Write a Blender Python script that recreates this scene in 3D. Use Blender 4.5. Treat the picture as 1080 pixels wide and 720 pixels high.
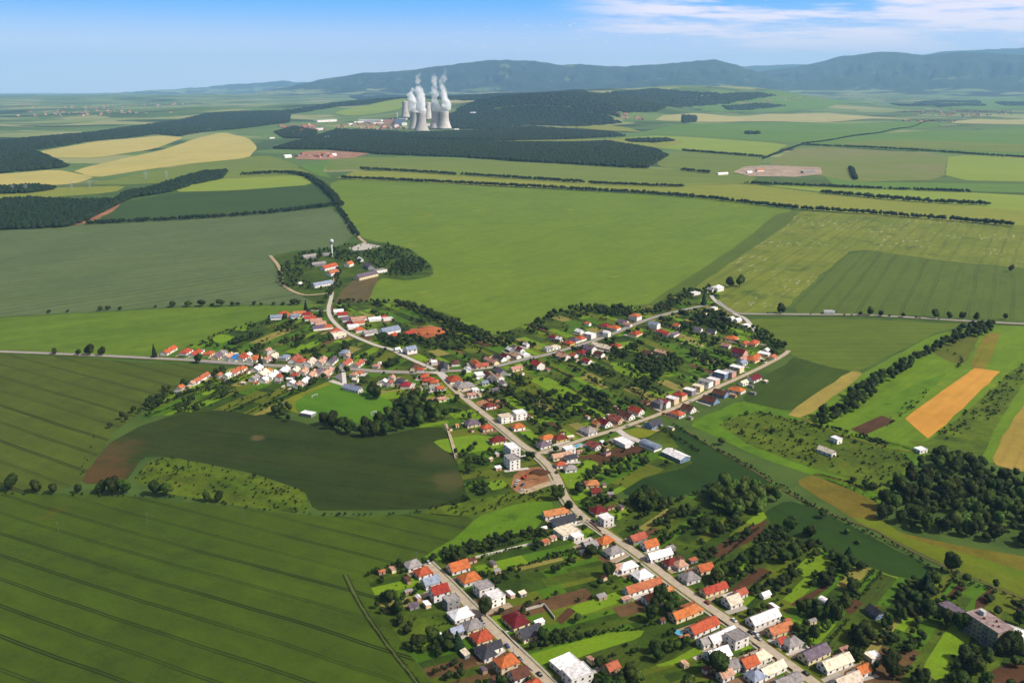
import bpy, bmesh, math, random
import numpy as np
from mathutils import Vector, Matrix
from mathutils.geometry import delaunay_2d_cdt

for _o in list(bpy.data.objects):
    bpy.data.objects.remove(_o)
SC = bpy.context.scene
COL = SC.collection
R = math.radians

# ------------------------------------------------------------------ camera, sky, sun, exposure
CAM_H = 312.0
FPX = 935.0
PITCH = math.atan((360 - 88) / FPX)
cam_data = bpy.data.cameras.new("camera")
cam = bpy.data.objects.new("camera", cam_data)
COL.objects.link(cam)
cam.location = (0, 0, CAM_H)
cam.rotation_euler = (math.pi / 2 - PITCH, 0, 0)
cam_data.sensor_width = 36
cam_data.sensor_fit = 'HORIZONTAL'
cam_data.lens = FPX / 1080 * 36
cam_data.clip_start = 1
cam_data.clip_end = 200000
SC.camera = cam

SUN_AZ = (0.93, -0.36)            # horizontal direction towards the sun
SUN_EL = R(46)
world = bpy.data.worlds.new("World")
SC.world = world
world.use_nodes = True
wn, wl = world.node_tree.nodes, world.node_tree.links
wn.clear()
w_out = wn.new('ShaderNodeOutputWorld')
w_bg = wn.new('ShaderNodeBackground')
w_bg.inputs['Strength'].default_value = 0.05
w_sky = wn.new('ShaderNodeTexSky')
w_sky.sky_type = 'NISHITA'
w_sky.sun_disc = False
w_sky.sun_elevation = SUN_EL
w_sky.sun_rotation = math.atan2(SUN_AZ[0], SUN_AZ[1])
w_sky.altitude = 300
w_sky.air_density = 1.0
w_sky.dust_density = 0.3
w_sky.ozone_density = 3.0
w_tc = wn.new('ShaderNodeTexCoord')
w_map = wn.new('ShaderNodeMapping')
w_map.inputs['Scale'].default_value = (1, 1, 3.6)
wl.new(w_tc.outputs['Generated'], w_map.inputs['Vector'])
wl.new(w_map.outputs['Vector'], w_sky.inputs['Vector'])
# thin clouds: noise over azimuth and elevation
w_sep = wn.new('ShaderNodeSeparateXYZ')
wl.new(w_tc.outputs['Generated'], w_sep.inputs[0])
def wmath(op, a, b=None, c=None):
    n = wn.new('ShaderNodeMath'); n.operation = op
    for i, v in enumerate((a, b, c)):
        if v is None: continue
        if isinstance(v, (int, float)): n.inputs[i].default_value = v
        else: wl.new(v, n.inputs[i])
    return n.outputs[0]
def wramp(v, lo, hi):
    n = wn.new('ShaderNodeMapRange'); n.interpolation_type = 'SMOOTHSTEP'
    wl.new(v, n.inputs[0]); n.inputs[1].default_value = lo; n.inputs[2].default_value = hi
    return n.outputs[0]
w_az = wmath('ARCTAN2', w_sep.outputs[0], w_sep.outputs[1])
w_el = wmath('ARCSINE', w_sep.outputs[2])
w_cmb = wn.new('ShaderNodeCombineXYZ')
wl.new(wmath('MULTIPLY', wmath('ADD', w_az, wmath('MULTIPLY', w_el, 2.2)), 5.0), w_cmb.inputs[0])
wl.new(wmath('MULTIPLY', w_el, 42.0), w_cmb.inputs[1])
w_noise = wn.new('ShaderNodeTexNoise')
w_noise.inputs['Scale'].default_value = 1.0
w_noise.inputs['Detail'].default_value = 8
w_noise.inputs['Roughness'].default_value = 0.62
wl.new(w_cmb.outputs[0], w_noise.inputs['Vector'])
w_band = wmath('MULTIPLY', wramp(w_az, 0.05, 0.40), wramp(w_el, 0.012, 0.062))
w_cl = wramp(wmath('ADD', w_noise.outputs[0], wmath('MULTIPLY', w_band, 0.11)), 0.47, 0.63)
w_cl = wmath('MULTIPLY', w_cl, wramp(w_az, 0.02, 0.16))
w_cl = wmath('MULTIPLY', w_cl, wramp(w_el, 0.004, 0.05))
w_cl = wmath('MULTIPLY', w_cl, 0.88)
w_c2 = wn.new('ShaderNodeCombineXYZ')
wl.new(wmath('MULTIPLY', w_az, 22.0), w_c2.inputs[0]); wl.new(wmath('MULTIPLY', w_el, 95.0), w_c2.inputs[1]); w_c2.inputs[2].default_value = 3.7
w_n2 = wn.new('ShaderNodeTexNoise'); w_n2.inputs['Detail'].default_value = 5; wl.new(w_c2.outputs[0], w_n2.inputs['Vector'])
w_puff = wmath('MULTIPLY', wramp(w_n2.outputs[0], 0.60, 0.70), wmath('MULTIPLY', wramp(w_el, 0.012, 0.03), wramp(w_az, -0.2, 0.1)))
w_cl = wmath('MAXIMUM', w_cl, wmath('MULTIPLY', w_puff, wmath('MULTIPLY', wramp(w_el, 0.085, 0.05), 0.6)))
w_mix = wn.new('ShaderNodeMixRGB')
wl.new(w_cl, w_mix.inputs[0])
# the lowest few degrees: clear blue paling towards the horizon
w_low = wn.new('ShaderNodeMixRGB')
wl.new(wramp(w_el, 0.008, 0.088), w_low.inputs[0])
w_low.inputs[1].default_value = (19.5, 18.6, 19.6, 1)
w_low.inputs[2].default_value = (1.6, 8.2, 19.5, 1)
w_lo2 = wn.new('ShaderNodeMixRGB')
wl.new(wramp(w_el, 0.10, 0.32), w_lo2.inputs[0])
wl.new(w_low.outputs[0], w_lo2.inputs[1]); wl.new(w_sky.outputs[0], w_lo2.inputs[2])
wl.new(w_lo2.outputs[0], w_mix.inputs[1])
w_mix.inputs[2].default_value = (23.0, 19.0, 19.6, 1)
wl.new(w_mix.outputs[0], w_bg.inputs['Color'])
wl.new(w_bg.outputs[0], w_out.inputs['Surface'])

sun_data = bpy.data.lights.new("sun", 'SUN')
sun_data.energy = 5.0
sun_data.angle = R(0.5)
sun_data.color = (1.0, 0.95, 0.87)
sun = bpy.data.objects.new("sun", sun_data)
COL.objects.link(sun)
_sd = Vector((SUN_AZ[0] * math.cos(SUN_EL), SUN_AZ[1] * math.cos(SUN_EL), math.sin(SUN_EL)))
sun.rotation_euler = _sd.to_track_quat('Z', 'Y').to_euler()
sun.location = (400, 0, 900)

SC.view_settings.view_transform = 'Standard'
SC.view_settings.look = 'None'
SC.view_settings.exposure = 0.3
SC.view_settings.gamma = 1.0
SC.view_settings.use_curve_mapping = False
cy = SC.cycles
cy.use_denoising = True
cy.max_bounces = 6
cy.diffuse_bounces = 2
cy.glossy_bounces = 2
cy.transmission_bounces = 2
cy.volume_bounces = 6
cy.transparent_max_bounces = 8
cy.caustics_reflective = False
cy.caustics_refractive = False
SC.render.film_transparent = False

# ------------------------------------------------------------------ terrain height and pixel-to-ground
REARTH = 7.4e6
def lat(px, D):
    return (px - 540) / FPX * D / math.cos(PITCH)
BUMPS = []                         # (x, y, height, sx, sy)
for px, D, h, sx, sy in ((575, 8700, 150, 760, 900), (505, 10800, 150, 1500, 1000), (690, 11500, 205, 1100, 1000),
                         (770, 12500, 150, 900, 1100), (640, 8600, 80, 600, 800), (470, 8000, 40, 500, 600),
                         (900, 21000, 150, 8000, 4500), (250, 9500, 60, 900, 900), (150, 21000, 80, 7000, 5000)):
    X = lat(px, D)
    BUMPS.append((X, D, h, sx, sy))
_BX = np.array(BUMPS)
def gz(x, y):
    x = np.asarray(x, float); y = np.asarray(y, float)
    z = -(x * x + y * y) / (2 * REARTH)
    for bx, by, h, sx, sy in BUMPS:
        z = z + h * np.exp(-((x - bx) / sx) ** 2 / 2 - ((y - by) / sy) ** 2 / 2)
    # soft rolling relief far out only
    far = np.clip((y - 4200) / 3000, 0, 1)
    z = z + far * 10 * (np.sin(x * 0.0021 + 1.3) * np.sin(y * 0.0017) + 0.6 * np.sin(x * 0.0047 + y * 0.0031))
    return z
def raydir(px, py):
    dx = (px - 540) / FPX; dy = (360 - py) / FPX
    cp, sp = math.cos(PITCH), math.sin(PITCH)
    v = np.array([dx, cp + dy * sp, -sp + dy * cp])
    return v / np.linalg.norm(v)
_TS = 250 * 1.012 ** np.arange(480)
def G(px, py, h=0.0):
    """ground point (x, y) seen at a pixel; h lifts the plane met"""
    d = raydir(px, py)
    z = CAM_H + _TS * d[2]
    below = z < gz(_TS * d[0], _TS * d[1]) + h
    i = int(np.argmax(below)) if below.any() else len(_TS) - 1
    lo, hi = _TS[max(i - 1, 0)], _TS[i]
    for _ in range(22):
        m = (lo + hi) / 2
        if CAM_H + m * d[2] < gz(m * d[0], m * d[1]) + h: hi = m
        else: lo = m
    return np.array([hi * d[0], hi * d[1]])
def Gs(pts, h=0.0):
    return np.array([G(a, b, h) for a, b in pts])
def scale_at(x, y):
    return FPX / math.hypot(math.hypot(x, y), CAM_H)      # pixels (of the 1080 wide photo) per metre
def lift(x, y, lvl):
    d = np.hypot(x, y)
    return 0.02 * lvl * (1 + d / 400) * (1 + d / 4000)
def topix(x, y, z):
    cp, sp = math.cos(PITCH), math.sin(PITCH)
    X, Y, Z = x, y, z - CAM_H
    f = Y * cp - Z * sp; u = Y * sp + Z * cp
    return 540 + FPX * X / f, 360 - FPX * u / f

# ------------------------------------------------------------------ materials
def lin(c):
    c = c / 255.0
    return c / 12.92 if c <= 0.04045 else ((c + 0.055) / 1.055) ** 2.4
KALB = 1.0 / 1.75
def C(r, g, b, k=1.0):
    return (lin(r) * KALB * k, lin(g) * KALB * k, lin(b) * KALB * k, 1.0)
class NT:
    def __init__(s, name):
        s.m = bpy.data.materials.new(name); s.m.use_nodes = True
        s.n = s.m.node_tree.nodes; s.l = s.m.node_tree.links
        s.b = s.n['Principled BSDF']
        s.b.inputs['Specular IOR Level'].default_value = 0.15
        s.b.inputs['Roughness'].default_value = 0.9
    def new(s, t, **kw):
        n = s.n.new(t)
        for k, v in kw.items(): setattr(n, k, v)
        return n
    def put(s, sock, v):
        if isinstance(v, (int, float, tuple, list)): sock.default_value = v
        else: s.l.new(v, sock)
    def math(s, op, a, b=None, c=None):
        n = s.new('ShaderNodeMath', operation=op)
        for i, v in enumerate((a, b, c)):
            if v is not None: s.put(n.inputs[i], v)
        return n.outputs[0]
    def mix(s, f, a, b):
        n = s.new('ShaderNodeMixRGB')
        s.put(n.inputs[0], f); s.put(n.inputs[1], a); s.put(n.inputs[2], b)
        return n.outputs[0]
    def ramp(s, v, lo, hi, a=0.0, b=1.0):
        n = s.new('ShaderNodeMapRange', interpolation_type='SMOOTHSTEP')
        s.put(n.inputs[0], v)
        for i, q in enumerate((lo, hi, a, b)): n.inputs[i + 1].default_value = q
        return n.outputs[0]
    def noise(s, vec, scale, detail=3, rough=0.55):
        n = s.new('ShaderNodeTexNoise')
        if vec is not None: s.l.new(vec, n.inputs['Vector'])
        n.inputs['Scale'].default_value = scale; n.inputs['Detail'].default_value = detail
        n.inputs['Roughness'].default_value = rough
        return n.outputs[0]
    def pos(s):
        return s.new('ShaderNodeNewGeometry').outputs['Position']
    def mapping(s, vec, rotz=0.0, scale=(1, 1, 1), loc=(0, 0, 0)):
        n = s.new('ShaderNodeMapping')
        s.l.new(vec, n.inputs['Vector'])
        n.inputs['Rotation'].default_value = (0, 0, rotz); n.inputs['Scale'].default_value = scale
        n.inputs['Location'].default_value = loc
        return n.outputs[0]
    def color(s, v):
        s.put(s.b.inputs['Base Color'], v)
        return s.m
MATS = {}
def warm(c):
    if c[0] > c[1]: return (c[0], c[1], c[2], 1.0)
    return (max(c[0] * 1.03 - .0025, .003), max(c[1] - .0025, .003), max(c[2] * .5 - .002, .001), 1.0)
def field_mat(name, c1, c2, dirpx=None, tram=0.0, spacing=20.0, streak=0.35, patch=None, patch_thr=0.62, fine=0.25, big=0.006, ruts=1.0, extra=None):
    """crop or meadow: two tones, streaks along the sowing rows, paired wheel tracks every `spacing` metres"""
    if name in MATS: return MATS[name]
    c1, c2 = warm(c1), warm(c2)
    if patch is not None: patch = warm(patch)
    t = NT(name)
    p = t.pos()
    n1 = t.noise(p, big, 4, 0.6)
    col = t.mix(t.ramp(n1, 0.35, 0.66), c1, c2)
    ang = 0.0
    if dirpx:
        a, b = G(*dirpx[0]), G(*dirpx[1])
        ang = math.atan2(b[1] - a[1], b[0] - a[0])
    rv = t.mapping(p, rotz=-ang)
    # mapping rotates the vector by rotz: x now runs along the rows
    if streak:
        sv = t.mapping(rv, scale=(0.006, 0.16, 1))
        ns = t.noise(sv, 1.0, 3, 0.6)
        col = t.mix(t.math('MULTIPLY', t.ramp(ns, 0.4, 0.75), streak), col, tuple(q * 0.62 for q in c1[:3]) + (1,))
    nb = t.noise(t.mapping(rv, scale=(0.0022, 0.03, 1)), 1.0, 3, 0.55)
    col = t.mix(t.math('MULTIPLY', t.ramp(nb, 0.42, 0.62), 0.5), col, tuple(c2[i] * (1.16, 1.1, .95)[i] for i in range(3)) + (1,))
    if patch is not None:
        npz = t.noise(t.mapping(p, loc=(37, 11, 0)), big * 2.3, 5, 0.62)
        col = t.mix(t.ramp(npz, patch_thr, patch_thr + 0.12), col, patch)
    if fine:
        nf = t.noise(p, 0.35, 3, 0.7)
        nf2 = t.noise(p, 0.05, 5, 0.68)
        nf3 = t.noise(t.mapping(rv, scale=(0.012, 0.045, 1)), 1.0, 4, 0.6)
        v = t.math('ADD', t.math('MULTIPLY', t.math('SUBTRACT', nf, 0.5), fine * 2.2), t.math('ADD', t.math('MULTIPLY', t.math('SUBTRACT', nf2, 0.5), fine * 3.4), t.math('MULTIPLY', t.math('SUBTRACT', nf3, 0.5), fine * 2.8)))
        hsv = t.new('ShaderNodeHueSaturation')
        t.l.new(t.math('ADD', v, 1.0), hsv.inputs['Value'])
        t.l.new(col, hsv.inputs['Color'])
        col = hsv.outputs[0]
    if tram:
        sep = t.new('ShaderNodeSeparateXYZ'); t.l.new(rv, sep.inputs[0])
        wob = t.noise(t.mapping(p, scale=(1, 1, 1)), 0.0045, 2)
        y = t.math('ADD', sep.outputs[1], t.math('MULTIPLY', t.math('SUBTRACT', wob, 0.5), 11.0))
        f = t.math('FRACT', t.math('DIVIDE', y, spacing))
        d = t.math('MULTIPLY', t.math('ABSOLUTE', t.math('SUBTRACT', f, 0.5)), spacing)      # metres from the middle of the pair
        e = t.math('ABSOLUTE', t.math('SUBTRACT', d, 0.95 * ruts))
        line = t.ramp(e, 0.34 * ruts, 0.74 * ruts, 1.0, 0.0)
        seg = t.noise(t.mapping(rv, scale=(0.004, 0.05, 1)), 1.0, 2)
        line = t.math('MULTIPLY', line, t.ramp(seg, 0.3, 0.6, 0.45, 1.0))
        wnz = t.new('ShaderNodeTexWhiteNoise', noise_dimensions='1D')
        t.l.new(t.math('FLOOR', t.math('DIVIDE', y, spacing)), wnz.inputs['W'])
        line = t.math('MULTIPLY', line, t.ramp(wnz.outputs[0], 0.0, 0.8, 0.6, 1.0))
        col = t.mix(t.math('MULTIPLY', line, tram), col, tuple(q * 0.15 for q in c1[:3]) + (1,))
    if extra: col = extra(t, p, rv, col)
    MATS[name] = t.color(col)
    return t.m
def plain(name, c, c2=None, scale=0.6, rough=0.85, spec=0.2, metal=0.0, obj=True, fine=0.0):
    if name in MATS: return MATS[name]
    t = NT(name)
    t.b.inputs['Roughness'].default_value = rough
    t.b.inputs['Specular IOR Level'].default_value = spec
    t.b.inputs['Metallic'].default_value = metal
    if c2 is None: c2 = tuple(q * 0.72 for q in c[:3]) + (1,)
    p = t.pos()
    n = t.noise(p, scale, 5, 0.65)
    col = t.mix(t.ramp(n, 0.38, 0.72), c, c2)
    if obj:
        oi = t.new('ShaderNodeObjectInfo')
        hsv = t.new('ShaderNodeHueSaturation')
        t.l.new(t.math('ADD', t.math('MULTIPLY', oi.outputs['Random'], 0.30), 0.85), hsv.inputs['Value'])
        t.l.new(t.math('ADD', t.math('MULTIPLY', oi.outputs['Random'], 0.03), 0.485), hsv.inputs['Hue'])
        t.l.new(col, hsv.inputs['Color']); col = hsv.outputs[0]
    MATS[name] = t.color(col)
    return t.m

# ------------------------------------------------------------------ object helpers
def tag(o, label=None, cat=None, group=None, kind=None):
    if label: o['label'] = label
    if cat: o['category'] = cat
    if group: o['group'] = group
    if kind: o['kind'] = kind
    return o
def mesh_obj(name, verts, faces, mats, parent=None, mi=None, smooth=False, loc=None, rotz=0.0):
    me = bpy.data.meshes.new(name)
    me.from_pydata([tuple(v) for v in verts], [], [tuple(f) for f in faces])
    for m in (mats if isinstance(mats, (list, tuple)) else [mats]): me.materials.append(m)
    if mi is not None: me.polygons.foreach_set('material_index', np.asarray(mi, dtype=np.int32))
    if smooth: me.polygons.foreach_set('use_smooth', [True] * len(me.polygons))
    me.update()
    o = bpy.data.objects.new(name, me)
    COL.objects.link(o)
    if parent is not None: o.parent = parent
    if loc is not None: o.location = loc
    o.rotation_euler = (0, 0, rotz)
    return o
def big_mesh(name, V, F, mat, smooth=False):
    """numpy triangles or quads -> one object"""
    me = bpy.data.meshes.new(name)
    n, k = F.shape
    me.vertices.add(len(V)); me.loops.add(n * k); me.polygons.add(n)
    me.vertices.foreach_set('co', V.astype(np.float32).ravel())
    me.loops.foreach_set('vertex_index', F.astype(np.int32).ravel())
    me.polygons.foreach_set('loop_start', np.arange(0, n * k, k, dtype=np.int32))
    me.polygons.foreach_set('loop_total', np.full(n, k, dtype=np.int32))
    if smooth: me.polygons.foreach_set('use_smooth', np.ones(n, dtype=bool))
    for m in (mat if isinstance(mat, (list, tuple)) else [mat]): me.materials.append(m)
    me.update(calc_edges=True)
    o = bpy.data.objects.new(name, me)
    COL.objects.link(o)
    return o
def empty(name, loc, rotz=0.0):
    o = bpy.data.objects.new(name, None)
    o.empty_display_size = 1
    o.location = loc; o.rotation_euler = (0, 0, rotz)
    COL.objects.link(o)
    return o
class MB:
    """collects closed solids, builds one mesh"""
    def __init__(s): s.v = []; s.f = []; s.mi = []
    def add(s, vs, fs, m=0):
        b = len(s.v); s.v += [tuple(v) for v in vs]
        s.f += [tuple(i + b for i in f) for f in fs]; s.mi += [m] * len(fs)
    def box(s, x0, x1, y0, y1, z0, z1, m=0):
        s.add([(x0, y0, z0), (x1, y0, z0), (x1, y1, z0), (x0, y1, z0), (x0, y0, z1), (x1, y0, z1), (x1, y1, z1), (x0, y1, z1)],
              [(3, 2, 1, 0), (4, 5, 6, 7), (0, 1, 5, 4), (1, 2, 6, 5), (2, 3, 7, 6), (3, 0, 4, 7)], m)
    def prism(s, bottom, top, m=0):
        n = len(bottom)
        s.add(list(bottom) + list(top), [tuple(range(n - 1, -1, -1)), tuple(range(n, 2 * n))] + [(i, (i + 1) % n, n + (i + 1) % n, n + i) for i in range(n)], m)
    def tube(s, a, b, r0, r1=None, n=6, m=0):
        a, b = Vector(a), Vector(b); r1 = r0 if r1 is None else r1
        d = (b - a).normalized()
        u = d.orthogonal().normalized(); w = d.cross(u)
        ring = lambda c, r: [c + (u * math.cos(t) + w * math.sin(t)) * r for t in [2 * math.pi * i / n for i in range(n)]]
        s.prism(ring(a, r0), ring(b, r1), m)
    def lathe(s, prof, n=24, m=0, cap=True):
        b = len(s.v)
        for r, z in prof:
            for i in range(n):
                t = 2 * math.pi * i / n
                s.v.append((r * math.cos(t), r * math.sin(t), z))
        for k in range(len(prof) - 1):
            for i in range(n):
                j = (i + 1) % n
                s.f.append((b + k * n + i, b + k * n + j, b + (k + 1) * n + j, b + (k + 1) * n + i)); s.mi.append(m)
        if cap:
            s.f.append(tuple(b + i for i in range(n - 1, -1, -1))); s.mi.append(m)
            e = b + (len(prof) - 1) * n
            s.f.append(tuple(e + i for i in range(n))); s.mi.append(m)
    def build(s, name, mats, parent=None, loc=None, rotz=0.0, smooth=False):
        return mesh_obj(name, s.v, s.f, mats, parent, s.mi, smooth, loc, rotz)
def chaikin(pts, it=1, closed=True, cut=0.25):
    P = [np.asarray(p, float) for p in pts]
    for _ in range(it):
        Q = []
        n = len(P)
        rng = range(n) if closed else range(n - 1)
        if not closed: Q.append(P[0])
        for i in rng:
            a, b = P[i], P[(i + 1) % n]
            Q += [a * (1 - cut) + b * cut, a * cut + b * (1 - cut)]
        if not closed: Q.append(P[-1])
        P = Q
    return np.array(P)
def inside(P, poly):
    x, y = P[:, 0], P[:, 1]
    r = np.zeros(len(P), bool)
    n = len(poly)
    for i in range(n):
        x0, y0 = poly[i]; x1, y1 = poly[(i + 1) % n]
        c = ((y0 > y) != (y1 > y))
        with np.errstate(divide='ignore', invalid='ignore'):
            r ^= c & (x < (x1 - x0) * (y - y0) / (y1 - y0 + 1e-12) + x0)
    return r
def densify(poly, s, closed=True):
    out = []
    n = len(poly)
    for i in range(n if closed else n - 1):
        a, b = poly[i], poly[(i + 1) % n]
        k = max(1, int(np.linalg.norm(b - a) / s))
        for j in range(k): out.append(a + (b - a) * j / k)
    if not closed: out.append(poly[-1])
    return np.array(out)
def sheet_from(poly, lvl, s):
    b = densify(poly, min(s, 14.0 + s * .3))
    dd = float(np.hypot(*b.mean(0)))
    b = b + jrs.randn(*b.shape) * min(1.0, 0.25 + dd * 0.0004)
    lo, hi = poly.min(0), poly.max(0)
    gx = np.arange(lo[0] + s / 2, hi[0], s); gy = np.arange(lo[1] + s / 2, hi[1], s)
    pts = np.array([(x, y) for x in gx for y in gy]) if len(gx) and len(gy) else np.zeros((0, 2))
    if len(pts):
        pts = pts[inside(pts, poly)]
        if len(pts):
            dm = np.min(np.hypot(pts[:, None, 0] - b[None, :, 0], pts[:, None, 1] - b[None, :, 1]), axis=1)
            pts = pts[dm > s * 0.35]
    allp = [Vector(p) for p in b] + [Vector(p) for p in pts]
    r = delaunay_2d_cdt(allp, [], [list(range(len(b)))], 1, 1e-4)
    V2 = np.array([tuple(v) for v in r[0]])
    V = np.column_stack([V2, gz(V2[:, 0], V2[:, 1]) + lift(V2[:, 0], V2[:, 1], lvl)])
    F = []
    for f in r[2]:
        a, b_, c = [V2[i] for i in f[:3]]
        cr = (b_[0] - a[0]) * (c[1] - a[1]) - (b_[1] - a[1]) * (c[0] - a[0])
        F.append(tuple(f) if cr > 0 else tuple(reversed(f)))
    return V, F
def land(name, px, mat, lvl=1, smooth=1):
    """a sheet of ground traced on the photograph and laid on the terrain"""
    P = Gs(px)
    if smooth: P = chaikin(P, smooth, cut=0.14)
    d = np.hypot(*P.mean(0))
    s = max(25.0, 0.035 * d)
    if d > 5000: s = max(s, math.sqrt(np.ptp(P[:, 0]) * np.ptp(P[:, 1]) / 2500))
    V, F = sheet_from(P, lvl, s)
    o = mesh_obj(name, V, F, mat)
    o['kind'] = 'structure'
    return o
def ribbon(name, px, width, mat, lvl=6, world=None, kind='structure', smooth=2, zextra=0.0, ends=None):
    P = np.asarray(world, float) if world is not None else Gs(px)
    P = chaikin(P, smooth, closed=False) if smooth else P
    P = densify(P, 12.0, closed=False)
    T = np.gradient(P, axis=0); T /= np.linalg.norm(T, axis=1)[:, None] + 1e-9
    N = np.column_stack([-T[:, 1], T[:, 0]])
    L, Rr = P + N * width / 2, P - N * width / 2
    V = []
    for a, b in zip(L, Rr):
        for q in (a, b): V.append((q[0], q[1], float(gz(q[0], q[1]) + lift(q[0], q[1], lvl)) + zextra))
    F = [(2 * i + 1, 2 * i + 3, 2 * i + 2, 2 * i) for i in range(len(P) - 1)]
    o = mesh_obj(name, V, F, mat)
    if kind: o['kind'] = kind
    return o
rnd = random.Random(7)
jrs = np.random.RandomState(5)
nrs = np.random.RandomState(11)
# ================================================================== ground, fields
def ground_mat():
    t = NT("ground_far_patchwork")
    p = t.pos()
    q = t.mapping(p, rotz=0.35, scale=(1 / 620, 1 / 380, 0))
    wv = t.new('ShaderNodeVectorMath', operation='ADD')
    nz = t.new('ShaderNodeTexNoise'); nz.inputs['Scale'].default_value = 1.4; t.l.new(q, nz.inputs['Vector'])
    sc = t.new('ShaderNodeVectorMath', operation='SCALE'); sc.inputs['Scale'].default_value = 0.35
    t.l.new(nz.outputs['Color'], sc.inputs[0]); t.l.new(q, wv.inputs[0]); t.l.new(sc.outputs[0], wv.inputs[1])
    vo = t.new('ShaderNodeTexVoronoi', distance='CHEBYCHEV'); t.l.new(wv.outputs[0], vo.inputs['Vector']); vo.inputs['Scale'].default_value = 1.0
    sep = t.new('ShaderNodeSeparateColor'); t.l.new(vo.outputs['Color'], sep.inputs[0])
    cr = t.new('ShaderNodeValToRGB'); cr.color_ramp.interpolation = 'CONSTANT'
    els = cr.color_ramp.elements
    stops = [(0.0, C(104, 130, 62)), (0.2, C(122, 146, 72)), (0.38, C(150, 162, 92)), (0.52, C(92, 120, 60)), (0.66, C(172, 172, 110)), (0.78, C(112, 140, 70)), (0.9, C(74, 98, 52))]
    els[0].position, els[0].color = stops[0]; els[1].position, els[1].color = stops[1]
    for a, c in stops[2:]:
        e = els.new(a); e.color = c
    t.l.new(sep.outputs[0], cr.inputs[0])
    # dark wooded patches
    n2 = t.noise(t.mapping(p, scale=(1 / 1600, 1 / 800, 0)), 1.0, 5, 0.62)
    col = t.mix(t.ramp(n2, 0.57, 0.60), cr.outputs[0], C(40, 62, 34))
    n3 = t.noise(p, 0.03, 3)
    col = t.mix(t.math('MULTIPLY', n3, 0.35), col, C(80, 104, 48))
    # close by: plain rough meadow
    ln = t.new('ShaderNodeVectorMath', operation='LENGTH'); t.l.new(p, ln.inputs[0])
    near = t.ramp(ln.outputs['Value'], 3000, 3600, 1.0, 0.0)
    nn = t.noise(p, 0.02, 5, 0.65)
    mead = t.mix(t.ramp(nn, 0.4, 0.65), C(84, 108, 38), C(66, 92, 32))
    col = t.mix(near, col, mead)
    return t.color(col)
def build_ground():
    rs = [0.0, 60, 120, 180, 240, 300]
    while rs[-1] < 60000: rs.append(rs[-1] * (1.02 if rs[-1] < 14000 else 1.05))
    rs = np.array(rs)
    A = np.concatenate([np.linspace(-45, 45, 260)[:-1], np.linspace(45, 315, 90)[:-1]])
    A = np.radians(A)
    n = len(A)
    V = [(0, 0, 0)]
    X = rs[1:, None] * np.sin(A)[None, :]; Y = rs[1:, None] * np.cos(A)[None, :]
    Z = gz(X, Y)
    V = np.vstack([[[0, 0, 0]], np.column_stack([X.ravel(), Y.ravel(), Z.ravel()])])
    k = len(rs) - 1
    idx = 1 + np.arange(k * n).reshape(k, n)
    a = idx[:-1]; b = idx[1:]
    q = np.stack([a, np.roll(a, -1, 1), np.roll(b, -1, 1), b], -1).reshape(-1, 4)[:, ::-1]
    o = big_mesh('ground', V, q, ground_mat(), smooth=True)
    o['kind'] = 'structure'
build_ground()

Q = C
mF1 = field_mat('crop_dark_olive', Q(78, 101, 26), Q(68, 90, 23), ((0, 552), (355, 658)), tram=0.95, spacing=21, streak=0.35, patch=Q(92, 92, 28), patch_thr=0.64, fine=0.26, ruts=1.0)
mF3 = field_mat('crop_olive', Q(88, 104, 44), Q(79, 96, 38), ((0, 442), (110, 478)), tram=0.9, spacing=26, streak=0.45, fine=0.22, ruts=1.3)
mF4 = field_mat('crop_fresh', Q(94, 124, 44), Q(104, 132, 50), ((0, 372), (300, 330)), tram=0.0, streak=0.4, fine=0.2)
mF5 = field_mat('crop_greygreen', Q(106, 124, 104), Q(96, 116, 96), ((0, 300), (290, 262)), tram=0.5, spacing=24, streak=0.45, fine=0.16, ruts=2.0)
def f2_bare(t, p, rv, col):
    for (px, py), rad, c in (((98, 498), 36, C(112, 74, 42)), ((118, 474), 26, C(100, 78, 40)), ((478, 506), 22, C(98, 92, 46)), ((466, 478), 26, C(84, 84, 38)), ((270, 462), 8, C(120, 104, 62))):
        x, y = G(px, py)
        d = t.new('ShaderNodeVectorMath', operation='DISTANCE'); t.l.new(p, d.inputs[0]); d.inputs[1].default_value = (x, y, 0)
        n = t.noise(p, 0.05, 4, 0.65)
        v = t.math('ADD', t.math('DIVIDE', d.outputs['Value'], rad), t.math('MULTIPLY', t.math('SUBTRACT', n, 0.5), 2.2))
        col = t.mix(t.ramp(v, 0.3, 1.25, 0.6, 0.0), col, c)
    return col
mF2 = field_mat('crop_deep_green', Q(48, 68, 24), Q(56, 70, 26), ((230, 440), (480, 470)), tram=0.35, spacing=24, streak=0.35, patch=Q(72, 70, 30), patch_thr=0.64, fine=0.25, big=0.008, extra=f2_bare)
mF7 = field_mat('crop_light', Q(116, 142, 54), Q(106, 134, 50), ((400, 300), (780, 215)), tram=0.12, spacing=36, streak=0.3, fine=0.16, patch=Q(134, 148, 62), patch_thr=0.6)
mF8 = field_mat('crop_mid_green', Q(92, 114, 48), Q(86, 108, 44), ((700, 310), (830, 228)), streak=0.2, fine=0.12)
def spots(t, p, rv, col):
    n = t.noise(t.mapping(rv, scale=(0.035, 0.14, 1)), 1.0, 4, 0.6)
    c = t.noise(p, 0.0052, 2)
    m = t.math('MULTIPLY', t.ramp(n, 0.57, 0.63), t.ramp(c, 0.47, 0.58))
    return t.mix(t.math('MULTIPLY', m, 0.6), col, C(196, 200, 150))
mF9 = field_mat('crop_spotted', Q(132, 142, 66), Q(112, 130, 56), ((780, 325), (890, 250)), tram=0.4, spacing=26, streak=0.5, fine=0.2, patch=Q(92, 112, 50), patch_thr=0.56, ruts=1.6, extra=spots)
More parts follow.
